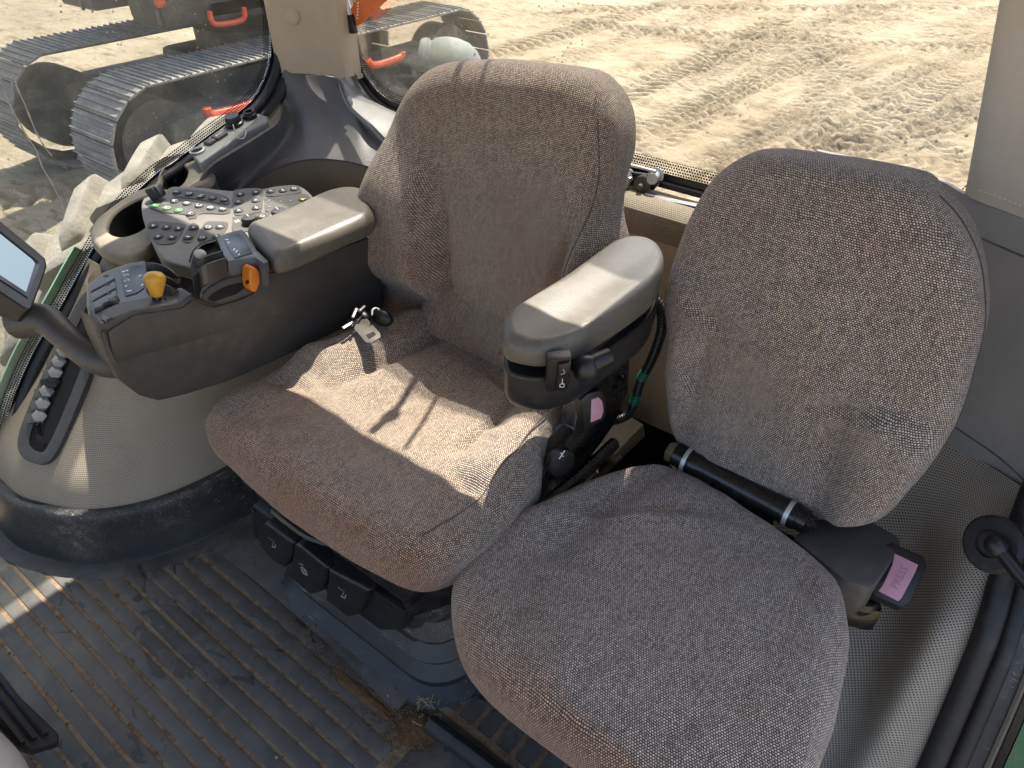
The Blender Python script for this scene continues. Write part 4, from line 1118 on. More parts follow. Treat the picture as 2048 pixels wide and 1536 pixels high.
RS = frame(oy(1122, 745, .690), (.72, .62, 0), (0, -.10, 1))
rk = obj('rocker_switch', pr(RS, [(-.021, -.034), (.013, -.030), (.013, .032), (-.021, .028)], .020, .003, -.015), 'black_plastic', hs)
rk2 = obj('rocker_face', pr(RS, [(-.008, -.026), (.010, -.024), (.013, -.005), (.009, .004), (.012, .026), (-.006, .024)], .006, .002, .005), 'black_metal', rk)
Rl = lambda u, v: RS[0] + RS[1] * u + RS[2] * v + RS[3] * .0115
obj('pictogram', merge(tube([Rl(-.002, -.018), Rl(.004, -.018), Rl(.004, -.012), Rl(-.002, -.012), Rl(-.002, -.018)], .0006, 4), tube([Rl(.001, -.012), Rl(.001, -.002)], .0006, 4), tube([Rl(-.002, .006), Rl(.004, .009), Rl(.001, .016)], .0004, 4)), 'print_white', rk2)
kp = oy(1172, 738, .725)
kn = obj('tilt_knob', merge(ell(kp, (.020, .019, .023), 20, 14), tube([kp + Vector((.004, .006, .006)), kp + Vector((.020, .032, .014))], [.015, .013], 18)), 'black_plastic', hs)

# corrugated hose with green rings behind the seat
hp = resamp(cr([oy(1296, 585, 1.06), oy(1318, 612, 1.07), oy(1324, 655, 1.075), (oy(1305, 715, 1.085)), oy(1282, 760, 1.09), oy(1270, 800, 1.09), oy(1255, 830, 1.08), oy(1225, 842, 1.06), oy(1190, 846, 1.03)], 14), 130)
hose = thing('wiring_conduit', 'black corrugated wiring conduit with two green bands behind the armrest', 'conduit', hp[-1])
rad = [.0105 if i % 2 else .0088 for i in range(130)]
obj('conduit', tube(hp, rad, 10), 'hose_black', hose)
for a, b in ((66, 75), (88, 96)):
    obj('green_band', tube(hp[a:b], [r + .0008 for r in rad[a:b]], 10), 'hose_green', hose)

# storage bin and carton behind the seat
bn_ = thing('storage_bin', 'brown plastic storage bin on the floor between the two seats', 'bin', (-.5, 1.15, 0))
obj('bin_wall', box((-.385, 1.13, .17), (.016, .42, .30), w=.004), 'tan_bin', bn_)
obj('bin_wall', box((-.53, .94, .12), (.28, .014, .20), w=.004), 'tan_bin', bn_)
obj('bin_floor', box((-.53, 1.13, .05), (.28, .38, .012), w=.003), 'black_plastic', bn_)
obj('bin_divider', box((-.50, 1.06, .16), (.20, .012, .10), Matrix.Rotation(.25, 3, 'Z'), .003), 'tan_bin', bn_)
ct = thing('carton', 'worn cream carton standing in the bin between the seats', 'carton', (-.55, 1.2, .06))
MC = Matrix.Rotation(R(-12), 3, 'Z') @ Matrix.Rotation(R(18), 3, 'X')
cc = oz(1238, 880, .22)
bx_ = obj('carton_body', box(cc, (.06, .12, .05), MC, .003), 'white_card', ct)
obj('carton_flap', shell([[cc + MC @ Vector((x, y, .032 + .012 * math.sin(y * 60) * (y < -.03))) for x in (-.036, 0, .036)] for y in np.linspace(-.13, .0, 10)], .002), 'white_card', ct)
bt = thing('bottle', 'tan plastic jug lying low beside the operator seat rail', 'jug', (-.5, .93, .2))
obj('jug_body', ell(oz(1160, 975, .25), (.035, .06, .05), 18, 12), 'tan_bin', bt)
obj('jug_neck', lathe([(.018, 0), (.014, .03), (.014, .04), (0, .04)], oz(1168, 962, .29), (.2, .3, 1), 14), 'tan_bin', bt)

# ------------------------------------------------------------------ passenger seat
ps = thing('passenger_seat', 'grey-brown woven folding passenger seat beside the door, nearest the camera', 'seat', (-.21, .72, 0))
FP = frame((-.215, .42, .462), (1, 0, 0), (0, 1, -.03))
op2 = traced(FP, [(903, 1205), (907, 1150), (930, 1095), (985, 1045), (1100, 1000), (1220, 953), (1300, 930), (1348, 936), (1420, 972), (1530, 1042), (1620, 1105), (1672, 1160), (1694, 1215), (1697, 1290), (1682, 1400), (1655, 1500), (1625, 1590), (1560, 1655), (1470, 1665), (1350, 1625), (1200, 1537), (1010, 1397), (945, 1333), (915, 1275)])
def h_p(u, v):
    r1 = .020 * math.exp(-((u + .235 - .10 * (v - .3)) / .035) ** 2) * sst(v, .12, .24)
    cr1 = -.012 * math.exp(-((u + .165 - .16 * (v - .3)) / .022) ** 2) * sst(v, .16, .26) * (1 - sst(v, .44, .52))
    w = .0035 * math.sin(v * 34 - u * 26) * sst(-u, .10, .2) * sst(v, .2, .3)
    dome = .010 * math.exp(-(u / .2) ** 2 - ((v - .24) / .2) ** 2)
    fr = -.006 * math.exp(-((u - .10) / .03) ** 2) * (1 - sst(v, .05, .16)) + .004 * math.exp(-((u + .06) / .025) ** 2) * (1 - sst(v, .05, .14))
    rgt = .010 * sst(u, .14, .22) * sst(v, .05, .25)
    f = ridge(u, v, (-.25, .24), (.02, .44), .013, .010) + ridge(u, v, (-.20, .16), (-.05, .21), .012, .005) + ridge(u, v, (.10, .40), (.22, .30), .013, .006) + ridge(u, v, (-.02, .015), (.01, .11), .010, .005) + ridge(u, v, (.12, .02), (.16, .13), .010, .005)
    return r1 + cr1 + w + dome + fr + rgt + f
FP = (FP[0] - FP[3] * .022, FP[1], FP[2], FP[3])
m, e2 = cushion(FP, op2, .050, .020, .040, h_p, wr=.006, seed=21, nint=46, N=200)
c2 = obj('seat_cushion', m, 'seat_fabric_grey', ps, auto=False)
n2 = len(e2)
pipe = [p for p in e2 if p.x > -.02]
_r = [i for i in range(n2) if e2[i].y > .62]
obj('piping', tube([p for p in (e2[(i + 100) % n2] for i in range(n2)) if p.y > .55 and p.x > -.30], .0016, 6), 'seam_thread', c2)
FQ = frame((-.205, 1.005, .440), (1, 0, 0), (0, .10, 1))
oq = traced(FQ, [(1345, 640), (1340, 575), (1352, 520), (1375, 455), (1405, 392), (1442, 343), (1495, 312), (1555, 308), (1620, 318), (1720, 332), (1838, 356), (1872, 385), (1922, 440), (1956, 510), (1968, 600), (1962, 690), (1935, 790), (1885, 890), (1828, 965), (1780, 1018), (1715, 1036), (1640, 1030), (1560, 1002), (1460, 950), (1385, 908), (1352, 845), (1342, 740)])
def h_q(u, v):
    wing = .030 * sst(u, .100 - .10 * (v - .2), .165) * (1 - sst(v + .30 * (u - .15), .24, .30)) * sst(v, .0, .05)
    wl = .016 * sst(-u, .13, .19) * (1 - sst(v, .30, .40))
    cx = -.010 * math.exp(-((u - .10 + .10 * (v - .2)) / .016) ** 2) * (1 - sst(v, .20, .28)) - .008 * math.exp(-((-u - .135) / .016) ** 2) * (1 - sst(v, .25, .36))
    dome = .010 * math.exp(-(u / .17) ** 2 - ((v - .42) / .25) ** 2)
    top = -.006 * math.exp(-((v - .55) / .03) ** 2)
    f = ridge(u, v, (.04, .20), (.20, .27), .014, .010) + ridge(u, v, (-.21, .34), (-.10, .27), .012, .008) + ridge(u, v, (-.19, .22), (-.11, .12), .012, .006) + ridge(u, v, (-.12, .06), (.05, .05), .012, .004)
    return wing + wl + cx + dome + top + f
m, e3 = cushion(FQ, oq, .045, .045, .04, h_q, wr=.0045, seed=33, nint=46, N=200)
b2 = obj('backrest', m, 'seat_fabric_grey', ps, auto=False)
obj('piping', tube([e3[(i + 150) % len(e3)] for i in range(len(e3)) if e3[(i + 150) % len(e3)].x > -.10], .0016, 6), 'seam_thread', b2)
# hinge tube
ta, tb_ = oz(1352, 908, .470), oz(1628, 1052, .470); ax = (tb_ - ta).normalized(); LT = (tb_ - ta).length
ht = obj('hinge_tube', lathe([(.0, 0), (.024, 0), (.024, .020), (.027, .021), (.027, .034), (.025, .035), (.025, .050), (.021, .060), (.021, LT - .075), (.022, LT - .074), (.022, LT - .055), (.024, LT - .054), (.024, LT - .03), (.021, LT - .029), (.021, LT - .012), (0, LT - .012)], ta, ax, 24), 'black_metal', ps)
obj('collar_ring', lathe([(.0275, .022), (.0278, .024), (.0278, .028), (.0275, .030)], ta, ax, 24), 'alloy', ht)
obj('collar_ring', lathe([(.0245, LT - .048), (.0248, LT - .046), (.0248, LT - .042), (.0245, LT - .040)], ta, ax, 24), 'alloy', ht)
obj('end_bolt', lathe([(.0, -.016), (.018, -.016), (.021, -.012), (.021, .0)], ta, ax, 6), 'zinc_bolt', ht)
obj('end_nut', lathe([(.017, LT - .012), (.017, LT - .001), (.009, LT), (.009, LT + .004), (0, LT + .004)], ta, ax, 6), 'black_metal', ht)
# bracket box, buckle
FX = frame(oz(1700, 1100, .445), (1, 0, 0), (0, 1, 0))
obj('seat_bracket', pr(FX, traced(FX, [(1585, 1075), (1625, 1035), (1738, 1036), (1801, 1072), (1803, 1092), (1752, 1168), (1738, 1176), (1690, 1160), (1640, 1120)]), -.075, .010), 'key_well', ps)
PBF = frame(oz(1794, 1156, .425), (.62, -.40, -.24), (.40, .75, .30))
pb = obj('belt_buckle', pr(PBF, traced(PBF, [(1765, 1090), (1785, 1084), (1848, 1112), (1856, 1132), (1820, 1205), (1805, 1216), (1748, 1192), (1744, 1180)]), -.030, .005), 'black_plastic', ps)
pbb = obj('buckle_button', pr(PBF, traced(PBF, [(1788, 1107), (1836, 1130), (1830, 1145), (1803, 1196), (1796, 1203), (1756, 1182), (1764, 1172), (1784, 1130)]), .0035, .0015, -.001), 'buckle_red', pb)
a_, b_ = opl(1779, 1192, PBF[0], PBF[3]), opl(1818, 1120, PBF[0], PBF[3]); d_ = (b_ - a_).normalized()
obj('lettering', text_mesh('PRESS', ((a_ + b_) / 2 + PBF[3] * .0026, d_, PBF[3].cross(d_), PBF[3]), .017), 'buckle_shade', pbb) if 'buckle_shade' in MATS else None
obj('buckle_slot', pr(PBF, traced(PBF, [(1776, 1116), (1788, 1122), (1772, 1162), (1758, 1166)]), .0004, 0, .0002), 'dark_void', pb)
obj('mount_foot', merge(box(oz(1690, 1200, .33), (.10, .07, .06), Matrix.Rotation(.4, 3, 'Z'), .01), lathe([(.026, 0), (.026, .03), (.018, .04), (0, .04)], oz(1715, 1205, .34), (.2, -.3, 1), 16)), 'black_metal', ps)
obj('pedestal', box((-.20, .80, .21), (.26, .34, .40), w=.02), 'black_metal', ps)

# ------------------------------------------------------------------ right console
con = thing('armrest_console', 'dark brown-grey right armrest console with keypad, levers and padded rest', 'console', (-1.2, .65, .4))
CX = -1.12
side_px = [(183, 634), (206, 648), (267, 621), (330, 609), (362, 607), (386, 588), (402, 597), (425, 605), (470, 593), (497, 579), (514, 550), (530, 534), (557, 533), (650, 497), (752, 456), (764, 540), (766, 622), (700, 652), (600, 700), (495, 748), (451, 766), (375, 789), (319, 803), (281, 792), (243, 763), (217, 722), (195, 672)]
obj('console_body', prism([ox(a, b, CX) for a, b in side_px], (-.045, 0, 0), .010, 3), 'console_plastic', con)
obj('console_core', prism([ox(a, b, CX - .03) for a, b in [(330, 640), (402, 615), (425, 620), (497, 590), (557, 545), (650, 505), (752, 465), (764, 540), (766, 622), (600, 695), (451, 755), (375, 775), (320, 785)]], (-.12, 0, 0), .010, 3), 'console_plastic', con)
# moulded relief on the flank: a raised upper field with a ridge
fl = [(214, 662), (222, 700), (232, 724), (262, 716), (400, 676), (560, 628), (740, 560), (748, 470), (560, 544), (534, 545), (518, 562), (504, 588), (470, 602), (425, 614), (400, 606), (386, 598), (362, 616), (267, 630)]
obj('flank_field', prism([ox(a, b, CX + .0005) for a, b in fl], (.0035, 0, 0), .0025), 'console_plastic', con)
obj('flank_rib', tube([ox(206, 662, CX + .003), ox(218, 700, CX + .003), ox(231, 726, CX + .003)], .003, 6), 'console_plastic', con)
_A, _B = ox(206, 648, CX), ox(362, 607, CX)
P1 = _A; N1 = Vector((0, -(_B - _A).z, (_B - _A).y)).normalized()
def on1(x, y, h=0.0): return opl(x, y, P1 + N1 * h, N1)
def slab1(pts, h0, h1, w=.002): return prism([on1(a, b, h1) for a, b in pts], N1 * (h0 - h1), w)
blk = obj('lever_block', prism([on1(a, b) for a, b in [(172, 604), (172, 567), (203, 544), (250, 526), (292, 519), (300, 535), (352, 566), (372, 585), (362, 604), (330, 607), (267, 620), (206, 646), (184, 633)]], N1 * -.045, .008, 3), 'console_top', con)
for q in ([(179, 568), (227, 543), (230, 556), (181, 582)], [(181, 586), (230, 560), (232, 574), (184, 601)], [(184, 605), (232, 578), (233, 590), (222, 600), (208, 604), (202, 612), (188, 616)]):
    lv = obj('lever_cover', slab1(q, .0005, .010, .003), 'console_top', blk)
    c = on1((q[1][0] * .75 + q[0][0] * .25) - 3, (q[1][1] + q[2][1]) / 2 + 2, .0102)
    obj('finger_dimple', lathe([(.005, 0), (.004, -.001 + .0014), (0, .0006)], c, N1, 12), 'key_black', lv)
obj('lever_slot', slab1([(188, 618), (204, 612), (212, 604), (234, 592), (240, 600), (226, 612), (190, 630)], .0004, .0012, 0), 'dark_void', blk)
obj('lever_tip', box(on1(225, 603, .006), (.018, .012, .010), Matrix.Rotation(.6, 3, 'Z'), .003), 'latch_steel', blk)
lab = obj('label_plate', slab1([(239, 540), (262, 532), (288, 527), (294, 545), (288, 575), (275, 585), (251, 592), (246, 572)], .0005, .0018, .0006), 'label_blue', blk)
def marks1(par, spots, h):
    for (x, y, w, l, a) in spots:
        c = on1(x, y, h); obj('printed_mark', box(c, (w, l, .0004), Matrix.Rotation(a, 3, 'Z'), 0), 'print_white', par)
marks1(lab, [(247, 543, .005, .004, .6), (254, 541, .005, .004, .6), (249, 551, .004, .003, .6), (256, 549, .004, .003, .6), (250, 562, .004, .003, .6), (257, 560, .004, .003, .6), (252, 572, .003, .005, .6), (257, 582, .010, .004, .9), (279, 552, .003, .010, .3), (284, 570, .003, .007, .3), (250, 548, .010, .0008, .6), (253, 558, .010, .0008, .6)], .0021)
well = obj('lever_well', slab1([(294, 528), (318, 527), (345, 540), (362, 560), (352, 580), (335, 586), (298, 590), (292, 580), (297, 548)], .0005, .0015, 0), 'dark_void', blk)
for dx, dy in ((0, 0), (3, 20), (4, 37)):
    P = [on1(293 + dx, 524 + dy, .012), on1(312 + dx, 526 + dy, .022), on1(338 + dx, 536 + dy, .018), on1(360 + dx * .6, 556 + dy * .8, .002)]
    Q = [p - N1 * .030 for p in P]
    obj('lever_fin', shell([resamp(cr(P, 6), 14), resamp(cr(Q, 6), 14)], .0025), 'console_plastic', blk)
gp = obj('shift_gate', slab1([(203, 638), (206, 627), (235, 611), (270, 600), (310, 592), (345, 588), (356, 599), (352, 606), (310, 613), (265, 622), (212, 643)], .0005, .003, .001), 'console_top', blk)
obj('gate_slot', merge(*[slab1(q, .0031, .0034, 0) for q in ([(212, 640), (226, 632), (230, 636), (216, 643)], [(222, 624), (243, 614), (246, 622), (228, 634)], [(244, 622), (256, 616), (258, 622), (248, 627)], [(252, 612), (268, 606), (272, 611), (257, 618)], [(268, 612), (283, 607), (285, 612), (272, 617)], [(280, 605), (300, 599), (302, 606), (284, 611)], [(318, 598), (332, 595), (334, 603), (310, 607)], [(300, 600), (320, 597), (320, 606), (302, 608)])]), 'dark_void', gp)
kb0 = on1(314, 606, .0); kt = ox(309, 549, kb0.x - .005)
ka = (kt - kb0).normalized()
KL = (kt - kb0).length
ykn = obj('shift_knob', lathe([(.0085, .012), (.0105, .014), (.0125, KL * .45), (.0165, KL * .72), (.0178, KL * .86), (.0165, KL * .97), (.012, KL * 1.06), (.005, KL * 1.10), (0, KL * 1.105)], kb0, ka, 28), 'knob_yellow', blk)
obj('knob_shank', lathe([(.006, -.01), (.006, .004), (.0075, .004), (.0075, .013)], kb0, ka, 12), 'black_metal', ykn)
# throttle quadrant on the flank
TX = CX + .012
qd = obj('quadrant', prism([ox(a, b, TX - .02) for a, b in [(384, 588), (395, 566), (420, 546), (455, 531), (500, 519), (522, 516), (533, 524), (514, 550), (497, 579), (470, 593), (425, 605), (402, 598)]], (.02, 0, 0), .008, 3), 'console_plastic', con)
whl = obj('quadrant_wheel', prism([ox(a, b, TX + .0004) for a, b in [(406, 593), (418, 579), (448, 562), (480, 555), (494, 556), (492, 572), (470, 588), (425, 603)]], (.003, 0, 0), .001), 'dark_void', qd)
arcp = resamp(cr([ox(a, b, TX + .004) for a, b in [(408, 588), (424, 574), (450, 561), (478, 554), (490, 553)]], 8), 22)
for i in range(22): obj('wheel_tooth', box(arcp[i] - Vector((0, 0, .004)), (.006, .0045, .012), None, .001), 'key_well', whl)
olv = obj('throttle_lever', prism([ox(a, b, TX + .003) for a, b in [(483, 532), (489, 525), (498, 530), (503, 537), (504, 556), (497, 574), (490, 577), (485, 570), (482, 556)]], (.026, 0, 0), .007, 3), 'lever_orange', con)
obj('lever_screw', lathe([(.004, 0), (.004, .001), (0, .001)], ox(494, 564, TX + .0293), (1, 0, 0), 12), 'dark_void', olv)
# upper lever block beside the pad
P2 = Vector((-1.15, .66, .772))
def on2(x, y, h=0.0): return opl(x, y, P2 + N1 * h, N1)
def slab2(pts, h0, h1, w=.002): return prism([on2(a, b, h1) for a, b in pts], N1 * (h0 - h1), w)
ub = obj('lever_block', slab2([(431, 474), (455, 464), (484, 457), (495, 468), (514, 498), (538, 521), (528, 526), (510, 514), (480, 517), (455, 522), (443, 504)], -.05, .0, .006), 'console_top', con)
lab2 = obj('label_plate', slab2([(446, 477), (462, 470), (478, 467), (494, 486), (506, 505), (486, 511), (470, 516), (460, 502)], .0004, .0015, .0005), 'label_blue', ub)
for (x, y, w, l) in ((453, 479, .007, .004), (457, 485, .004, .006), (468, 499, .003, .009), (473, 503, .003, .009), (478, 509, .002, .007)): obj('printed_mark', box(on2(x, y, .0018), (w, l, .0004), Matrix.Rotation(.6, 3, 'Z'), 0), 'print_white', lab2)
obj('lever_well', slab2([(381, 528), (386, 505), (402, 490), (432, 480), (446, 506), (452, 524), (420, 536), (386, 552)], -.06, -.012, .004), 'dark_void', ub)
for dx, dy in ((0, 0), (6, 14)):
    P = [on2(446 + dx, 502 + dy, .008), on2(420 + dx, 510 + dy, .010), on2(398 + dx * .5, 520 + dy, .002), on2(383 + dx * .3, 534 + dy, -.03)]
    Q = [p - N1 * .035 for p in P]
    obj('lever_fin', shell([resamp(cr(P, 6), 14), resamp(cr(Q, 6), 14)], .0025), 'console_plastic', ub)
obj('lever_fin', shell([resamp(cr([on2(432, 480, .006), on2(405, 488, .006), on2(388, 503, -.005), on2(381, 525, -.03)], 6), 14), resamp(cr([on2(432, 480, -.03), on2(405, 488, -.03), on2(388, 503, -.035), on2(381, 525, -.05)], 6), 14)], .003), 'console_plastic', ub)
obj('lever_tip', ell(on2(400, 508, .002), (.013, .010, .008), 14, 8), 'pillar_grey', ub)
# pad
FR = frame((-1.18, .82, .752), (1, 0, 0), (0, 1, -.03))
orr = traced(FR, [(496, 468), (512, 492), (540, 524), (556, 529), (600, 514), (680, 480), (742, 450), (750, 428), (744, 405), (728, 392), (700, 388), (660, 396), (600, 421), (540, 448), (508, 461)])
m, _ = cushion(FR, orr, .024, .012, .010, lambda u, v: 0.0, N=110, nint=12)
obj('armrest_pad', m, 'armrest_vinyl', con, auto=False)
# keypad
KF = frame(oz(440, 450, .728), (1, 0, .0), (0, 1, .03))
def onk(x, y, h=0.0): return opl(x, y, KF[0] + KF[3] * h, KF[3])
kpx = [(284, 432), (283, 402), (294, 391), (326, 389), (334, 376), (344, 372), (400, 374), (450, 380), (482, 381), (530, 376), (588, 370), (606, 374), (624, 390), (642, 418), (640, 440), (560, 470), (470, 505), (420, 545), (360, 530), (335, 524), (318, 510), (298, 470)]
kout = resamp(cr([onk(a, b) for a, b in kpx], 3, True), 66, True)
kpad = obj('keypad', prism(kout, KF[3] * -.030, .006, 3), 'keypad_body', con)
wells = [[(345, 385), (356, 379), (400, 382), (445, 390), (460, 400), (458, 409), (446, 409), (400, 400), (356, 395), (346, 391)],
         [(296, 413), (300, 406), (312, 405), (335, 409), (344, 398), (360, 397), (400, 405), (450, 412), (462, 420), (458, 428), (444, 429), (400, 428), (392, 437), (378, 439), (371, 430), (330, 426), (303, 419)],
         [(294, 456), (300, 445), (320, 443), (368, 449), (368, 460), (352, 484), (340, 489), (318, 489), (306, 480)],
         [(383, 448), (394, 448), (398, 458), (384, 482), (374, 487), (365, 483), (366, 474)],
         [(410, 446), (440, 444), (456, 446), (452, 462), (430, 486), (400, 486), (396, 476)],
         [(466, 386), (480, 379), (512, 377), (526, 382), (524, 420), (514, 426), (476, 432), (467, 424)],
         [(531, 384), (540, 376), (590, 371), (602, 380), (598, 387), (540, 394), (532, 391)],
         [(530, 402), (533, 397), (600, 388), (616, 392), (622, 402), (612, 410), (540, 424), (530, 418)],
         [(466, 440), (470, 434), (540, 424), (600, 412), (630, 408), (630, 420), (540, 452), (470, 466)]]
wobj = []
for w_ in wells:
    P = resamp(cr([onk(a, b, .0003) for a, b in w_], 4, True), 34, True)
    wobj.append(obj('key_well', prism(P, KF[3] * .0014, .0007, 1), 'key_well', kpad))
rowd = (onk(448, 401) - onk(354, 385)).normalized()
LU = -rowd; LR = LU.cross(KF[3])      # letters read from the driver's place
def key(x, y, txt=None, mt='key_black', r=.0100, sz=.0165, icon=None):
    c = onk(x, y, .0016)
    k = obj('key', lathe([(r, 0), (r, .0020), (r * .90, .0028), (r * .5, .0030), (0, .0030)], c, KF[3], 16), mt, kpad)
    top = c + KF[3] * .0032
    if txt: obj('letter', text_mesh(txt, (top, LR, LU, KF[3]), sz, .0004), 'print_white', k)
    elif icon == 'ring':
        obj('symbol', tube([top + (LR * math.cos(a) + LU * math.sin(a)) * .0045 for a in np.linspace(0, 2 * math.pi, 14, endpoint=False)], .0008, 4, True), 'print_white', k)
    elif icon == 'tri':
        obj('symbol', tube([top + LU * .005, top - LU * .003 + LR * .004, top - LU * .003 - LR * .004], .0008, 4, True), 'print_white', k)
    elif icon == 'bar':
        obj('symbol', merge(tube([top - LU * .004 - LR * .002, top + LU * .004 + LR * .002], .001, 4), tube([top - LR * .004, top + LR * .003 - LU * .002], .0008, 4)), 'print_white', k)
    elif icon == 'lock':
        obj('symbol', merge(box(top - LU * .001, (.006, .005, .0006), None, 0), tube([top + LU * .002 - LR * .002, top + LU * .005 - LR * .002, top + LU * .005 + LR * .002, top + LU * .002 + LR * .002], .0005, 4)), 'print_white', k)
    elif icon == 'fork':
        obj('symbol', merge(tube([top + LU * .004 + LR * .003, top - LU * .003 - LR * .002], .0009, 4), ell(top - LU * .003 - LR * .003, (.0018, .0018, .0006), 8, 4), tube([top + LR * .003 - LU * .003, top - LR * .002 + LU * .003], .0006, 4)), 'print_white', k)
    return k
for t_, x, y in (('F', 354.4, 385.6), ('G', 379, 389.4), ('H', 402.5, 393.6), ('I', 425.5, 397.3), ('J', 448, 401), ('A', 349.8, 403.2), ('B', 374.3, 407.9), ('C', 398.6, 412.7), ('D', 422.5, 416.8), ('E', 446.3, 419.6)): key(x, y, t_)
key(309.3, 412.7, None, 'key_green', icon='bar'); key(333.6, 417.2, 'X', 'key_green'); key(357.6, 421.4, None, 'key_green', icon='fork')
key(382.2, 428.8, 'M', sz=.013)
for x, y, ic in ((307, 453, 'fork'), (333.6, 455.7, 'bar'), (357.6, 458, 'fork'), (387.8, 456.7, 'bar'), (417, 455.7, 'ring'), (440.7, 454.8, 'lock'), (316.4, 474.7, 'bar'), (344.2, 476, 'lock'), (376.7, 475.8, 'lock'), (405, 477, 'ring'), (434, 474, 'fork'), (480.6, 389.9, 'fork'), (512, 386, 'bar'), (512, 402, 'bar'), (477.8, 422.4, 'bar'), (513, 416.8, 'fork'), (541.8, 383.4, 'bar'), (565.9, 381.9, 'fork'), (588.7, 378.8, 'ring'), (525, 434.4, 'ring'), (597, 420, 'ring')): key(x, y, icon=ic)
key(477.8, 405.7, '+')
for x, y in ((539, 401), (561, 403.5), (581, 401.5), (539, 414)): obj('symbol', merge(tube([onk(x, y, .002) + LR * .003, onk(x, y, .002) - LR * .003 + LU * .002, onk(x, y, .002) - LU * .003], .0009, 4, True)), 'print_white', wobj[7])
yk = key(605.4, 398.6, None, 'key_well'); 
ty = onk(605.4, 398.6, .0050); obj('warning_triangle', prism([ty + LU * .007, ty - LU * .004 + LR * .006, ty - LU * .004 - LR * .006], KF[3] * .0006, 0), 'key_yellow', yk)
for x, y in ((501, 446), (560, 432)):
    c = onk(x, y, .0016)
    kb = obj('rotary_knob', lathe([(.0165, 0), (.0165, .010), (.0145, .014), (.006, .0150), (0, .0150)], c, KF[3], 36, lobes=18, lobe=.035), 'key_black', kpad)
    obj('knob_pointer', tube([c + KF[3] * .0153, c + KF[3] * .0153 + (LU * .8 + LR * .5) * .014], .0011, 4), 'print_white', kb)
obj('fan_scale', tube([onk(560, 432, .0022) + (LR * math.cos(a) + LU * math.sin(a)) * .021 for a in np.linspace(.4, 2.2, 10)], .0012, 4), 'blue_print', wobj[8])
obj('fan_symbol', merge(*[ell(onk(474, 442, .0022) + (LR * math.cos(a) + LU * math.sin(a)) * .004, (.0022, .0022, .0005), 8, 4) for a in (0.3, 1.87, 3.44, 5.0)]), 'print_white', wobj[8])

# ------------------------------------------------------------------ display monitor on its arm
mon = thing('display_monitor', 'flat touch display on a curved dark arm, cut off by the left picture edge', 'monitor', (-1.3, .38, .6))
MO = oz(60, 560, .80); MN = Vector((.55, .42, .66)).normalized()
mF = frame(MO, MN.cross(Vector((0, 0, 1))).normalized(), MN.cross(MN.cross(Vector((0, 0, 1)))) * -1)
mF = (mF[0], mF[1], MN.cross(mF[1]), MN)
bez = obj('bezel', prism([opl(a, b, MO, MN) for a, b in [(-150, 322), (0, 440), (70, 497), (92, 516), (95, 532), (80, 575), (64, 618), (55, 622), (0, 586), (-190, 462)]], MN * -.035, .005, 3), 'black_plastic', mon)
obj('screen', prism([opl(a, b, MO + MN * .0006, MN) for a, b in [(-145, 345), (0, 462), (70, 518), (80, 528), (56, 596), (0, 560), (-170, 448)]], MN * .0012, .0004), 'screen_glass', bez)
obj('sky_reflection', prism([opl(a, b, MO + MN * .0020, MN) for a, b in [(-140, 352), (0, 468), (64, 519), (70, 527), (52, 584), (0, 550), (-160, 440)]], MN * .0004, 0), 'sky_reflection_glow', bez)  # glowing sheet painted as the screen's sky reflection
obj('back_shell', prism([opl(a, b, MO - MN * .036, MN) for a, b in [(-100, 380), (0, 460), (70, 520), (78, 560), (62, 622), (0, 600), (-150, 500)]], MN * -.045, .014, 3), 'console_plastic', mon)
arm = [ox(40, 640, -1.34), ox(90, 640, -1.29), ox(125, 668, -1.25), ox(165, 700, -1.21), ox(205, 720, -1.18), ox(250, 720, -1.16)]
obj('arm', tube(resamp(cr(arm, 8), 40), [.034 - .010 * math.sin(math.pi * i / 39) for i in range(40)], 14, flat=1.0), 'console_plastic', mon)

# ------------------------------------------------------------------ pedal at the lower left
pd = thing('foot_pedal', 'black ribbed foot pedal in the lower left corner above the mat', 'pedal', (-1.1, 0, 0))
PO = oz(60, 1440, .135); PN = Vector((.18, .25, .95)).normalized()
def onp(x, y, h=0.0): return opl(x, y, PO + PN * h, PN)
pedp = [onp(a, b) for a, b in [(-90, 1270), (0, 1362), (32, 1385), (70, 1420), (118, 1466), (117, 1482), (60, 1500), (35, 1490), (0, 1450), (-110, 1360)]]
pp_ = obj('pedal_pad', prism(pedp, PN * -.022, .006, 3), 'black_rubber', pd)
for k in range(4):
    a = onp(28 + 25 * k - 6, 1392 + 23 * k - 22 + 10, .003); 
    s0, s1 = onp(22 + 23 * k, 1498 - 9 * k, .002), onp(-78 + 23 * k, 1392 - 9 * k - 22, .002)
    obj('pedal_rib', tube([s0 + PN * .002, s0.lerp(s1, .5) + PN * .002, s1 + PN * .002], .0055, 6), 'black_plastic', pp_)
obj('pedal_stem', tube([PO - PN * .02, PO + Vector((-.05, -.06, -.02)), PO + Vector((-.10, -.12, -.10))], .010, 8), 'black_metal', pd)
cv = thing('column_cover', 'pale grey steering column cover at the lower left corner', 'column cover', (-1.1, -.1, .1))
obj('cover_shell', tube(resamp(cr([oz(-110, 1450, .17), oz(-55, 1505, .17), oz(-15, 1550, .17), oz(10, 1610, .16), oz(20, 1700, .15)], 6), 20), .045, 14), 'pillar_grey', cv)

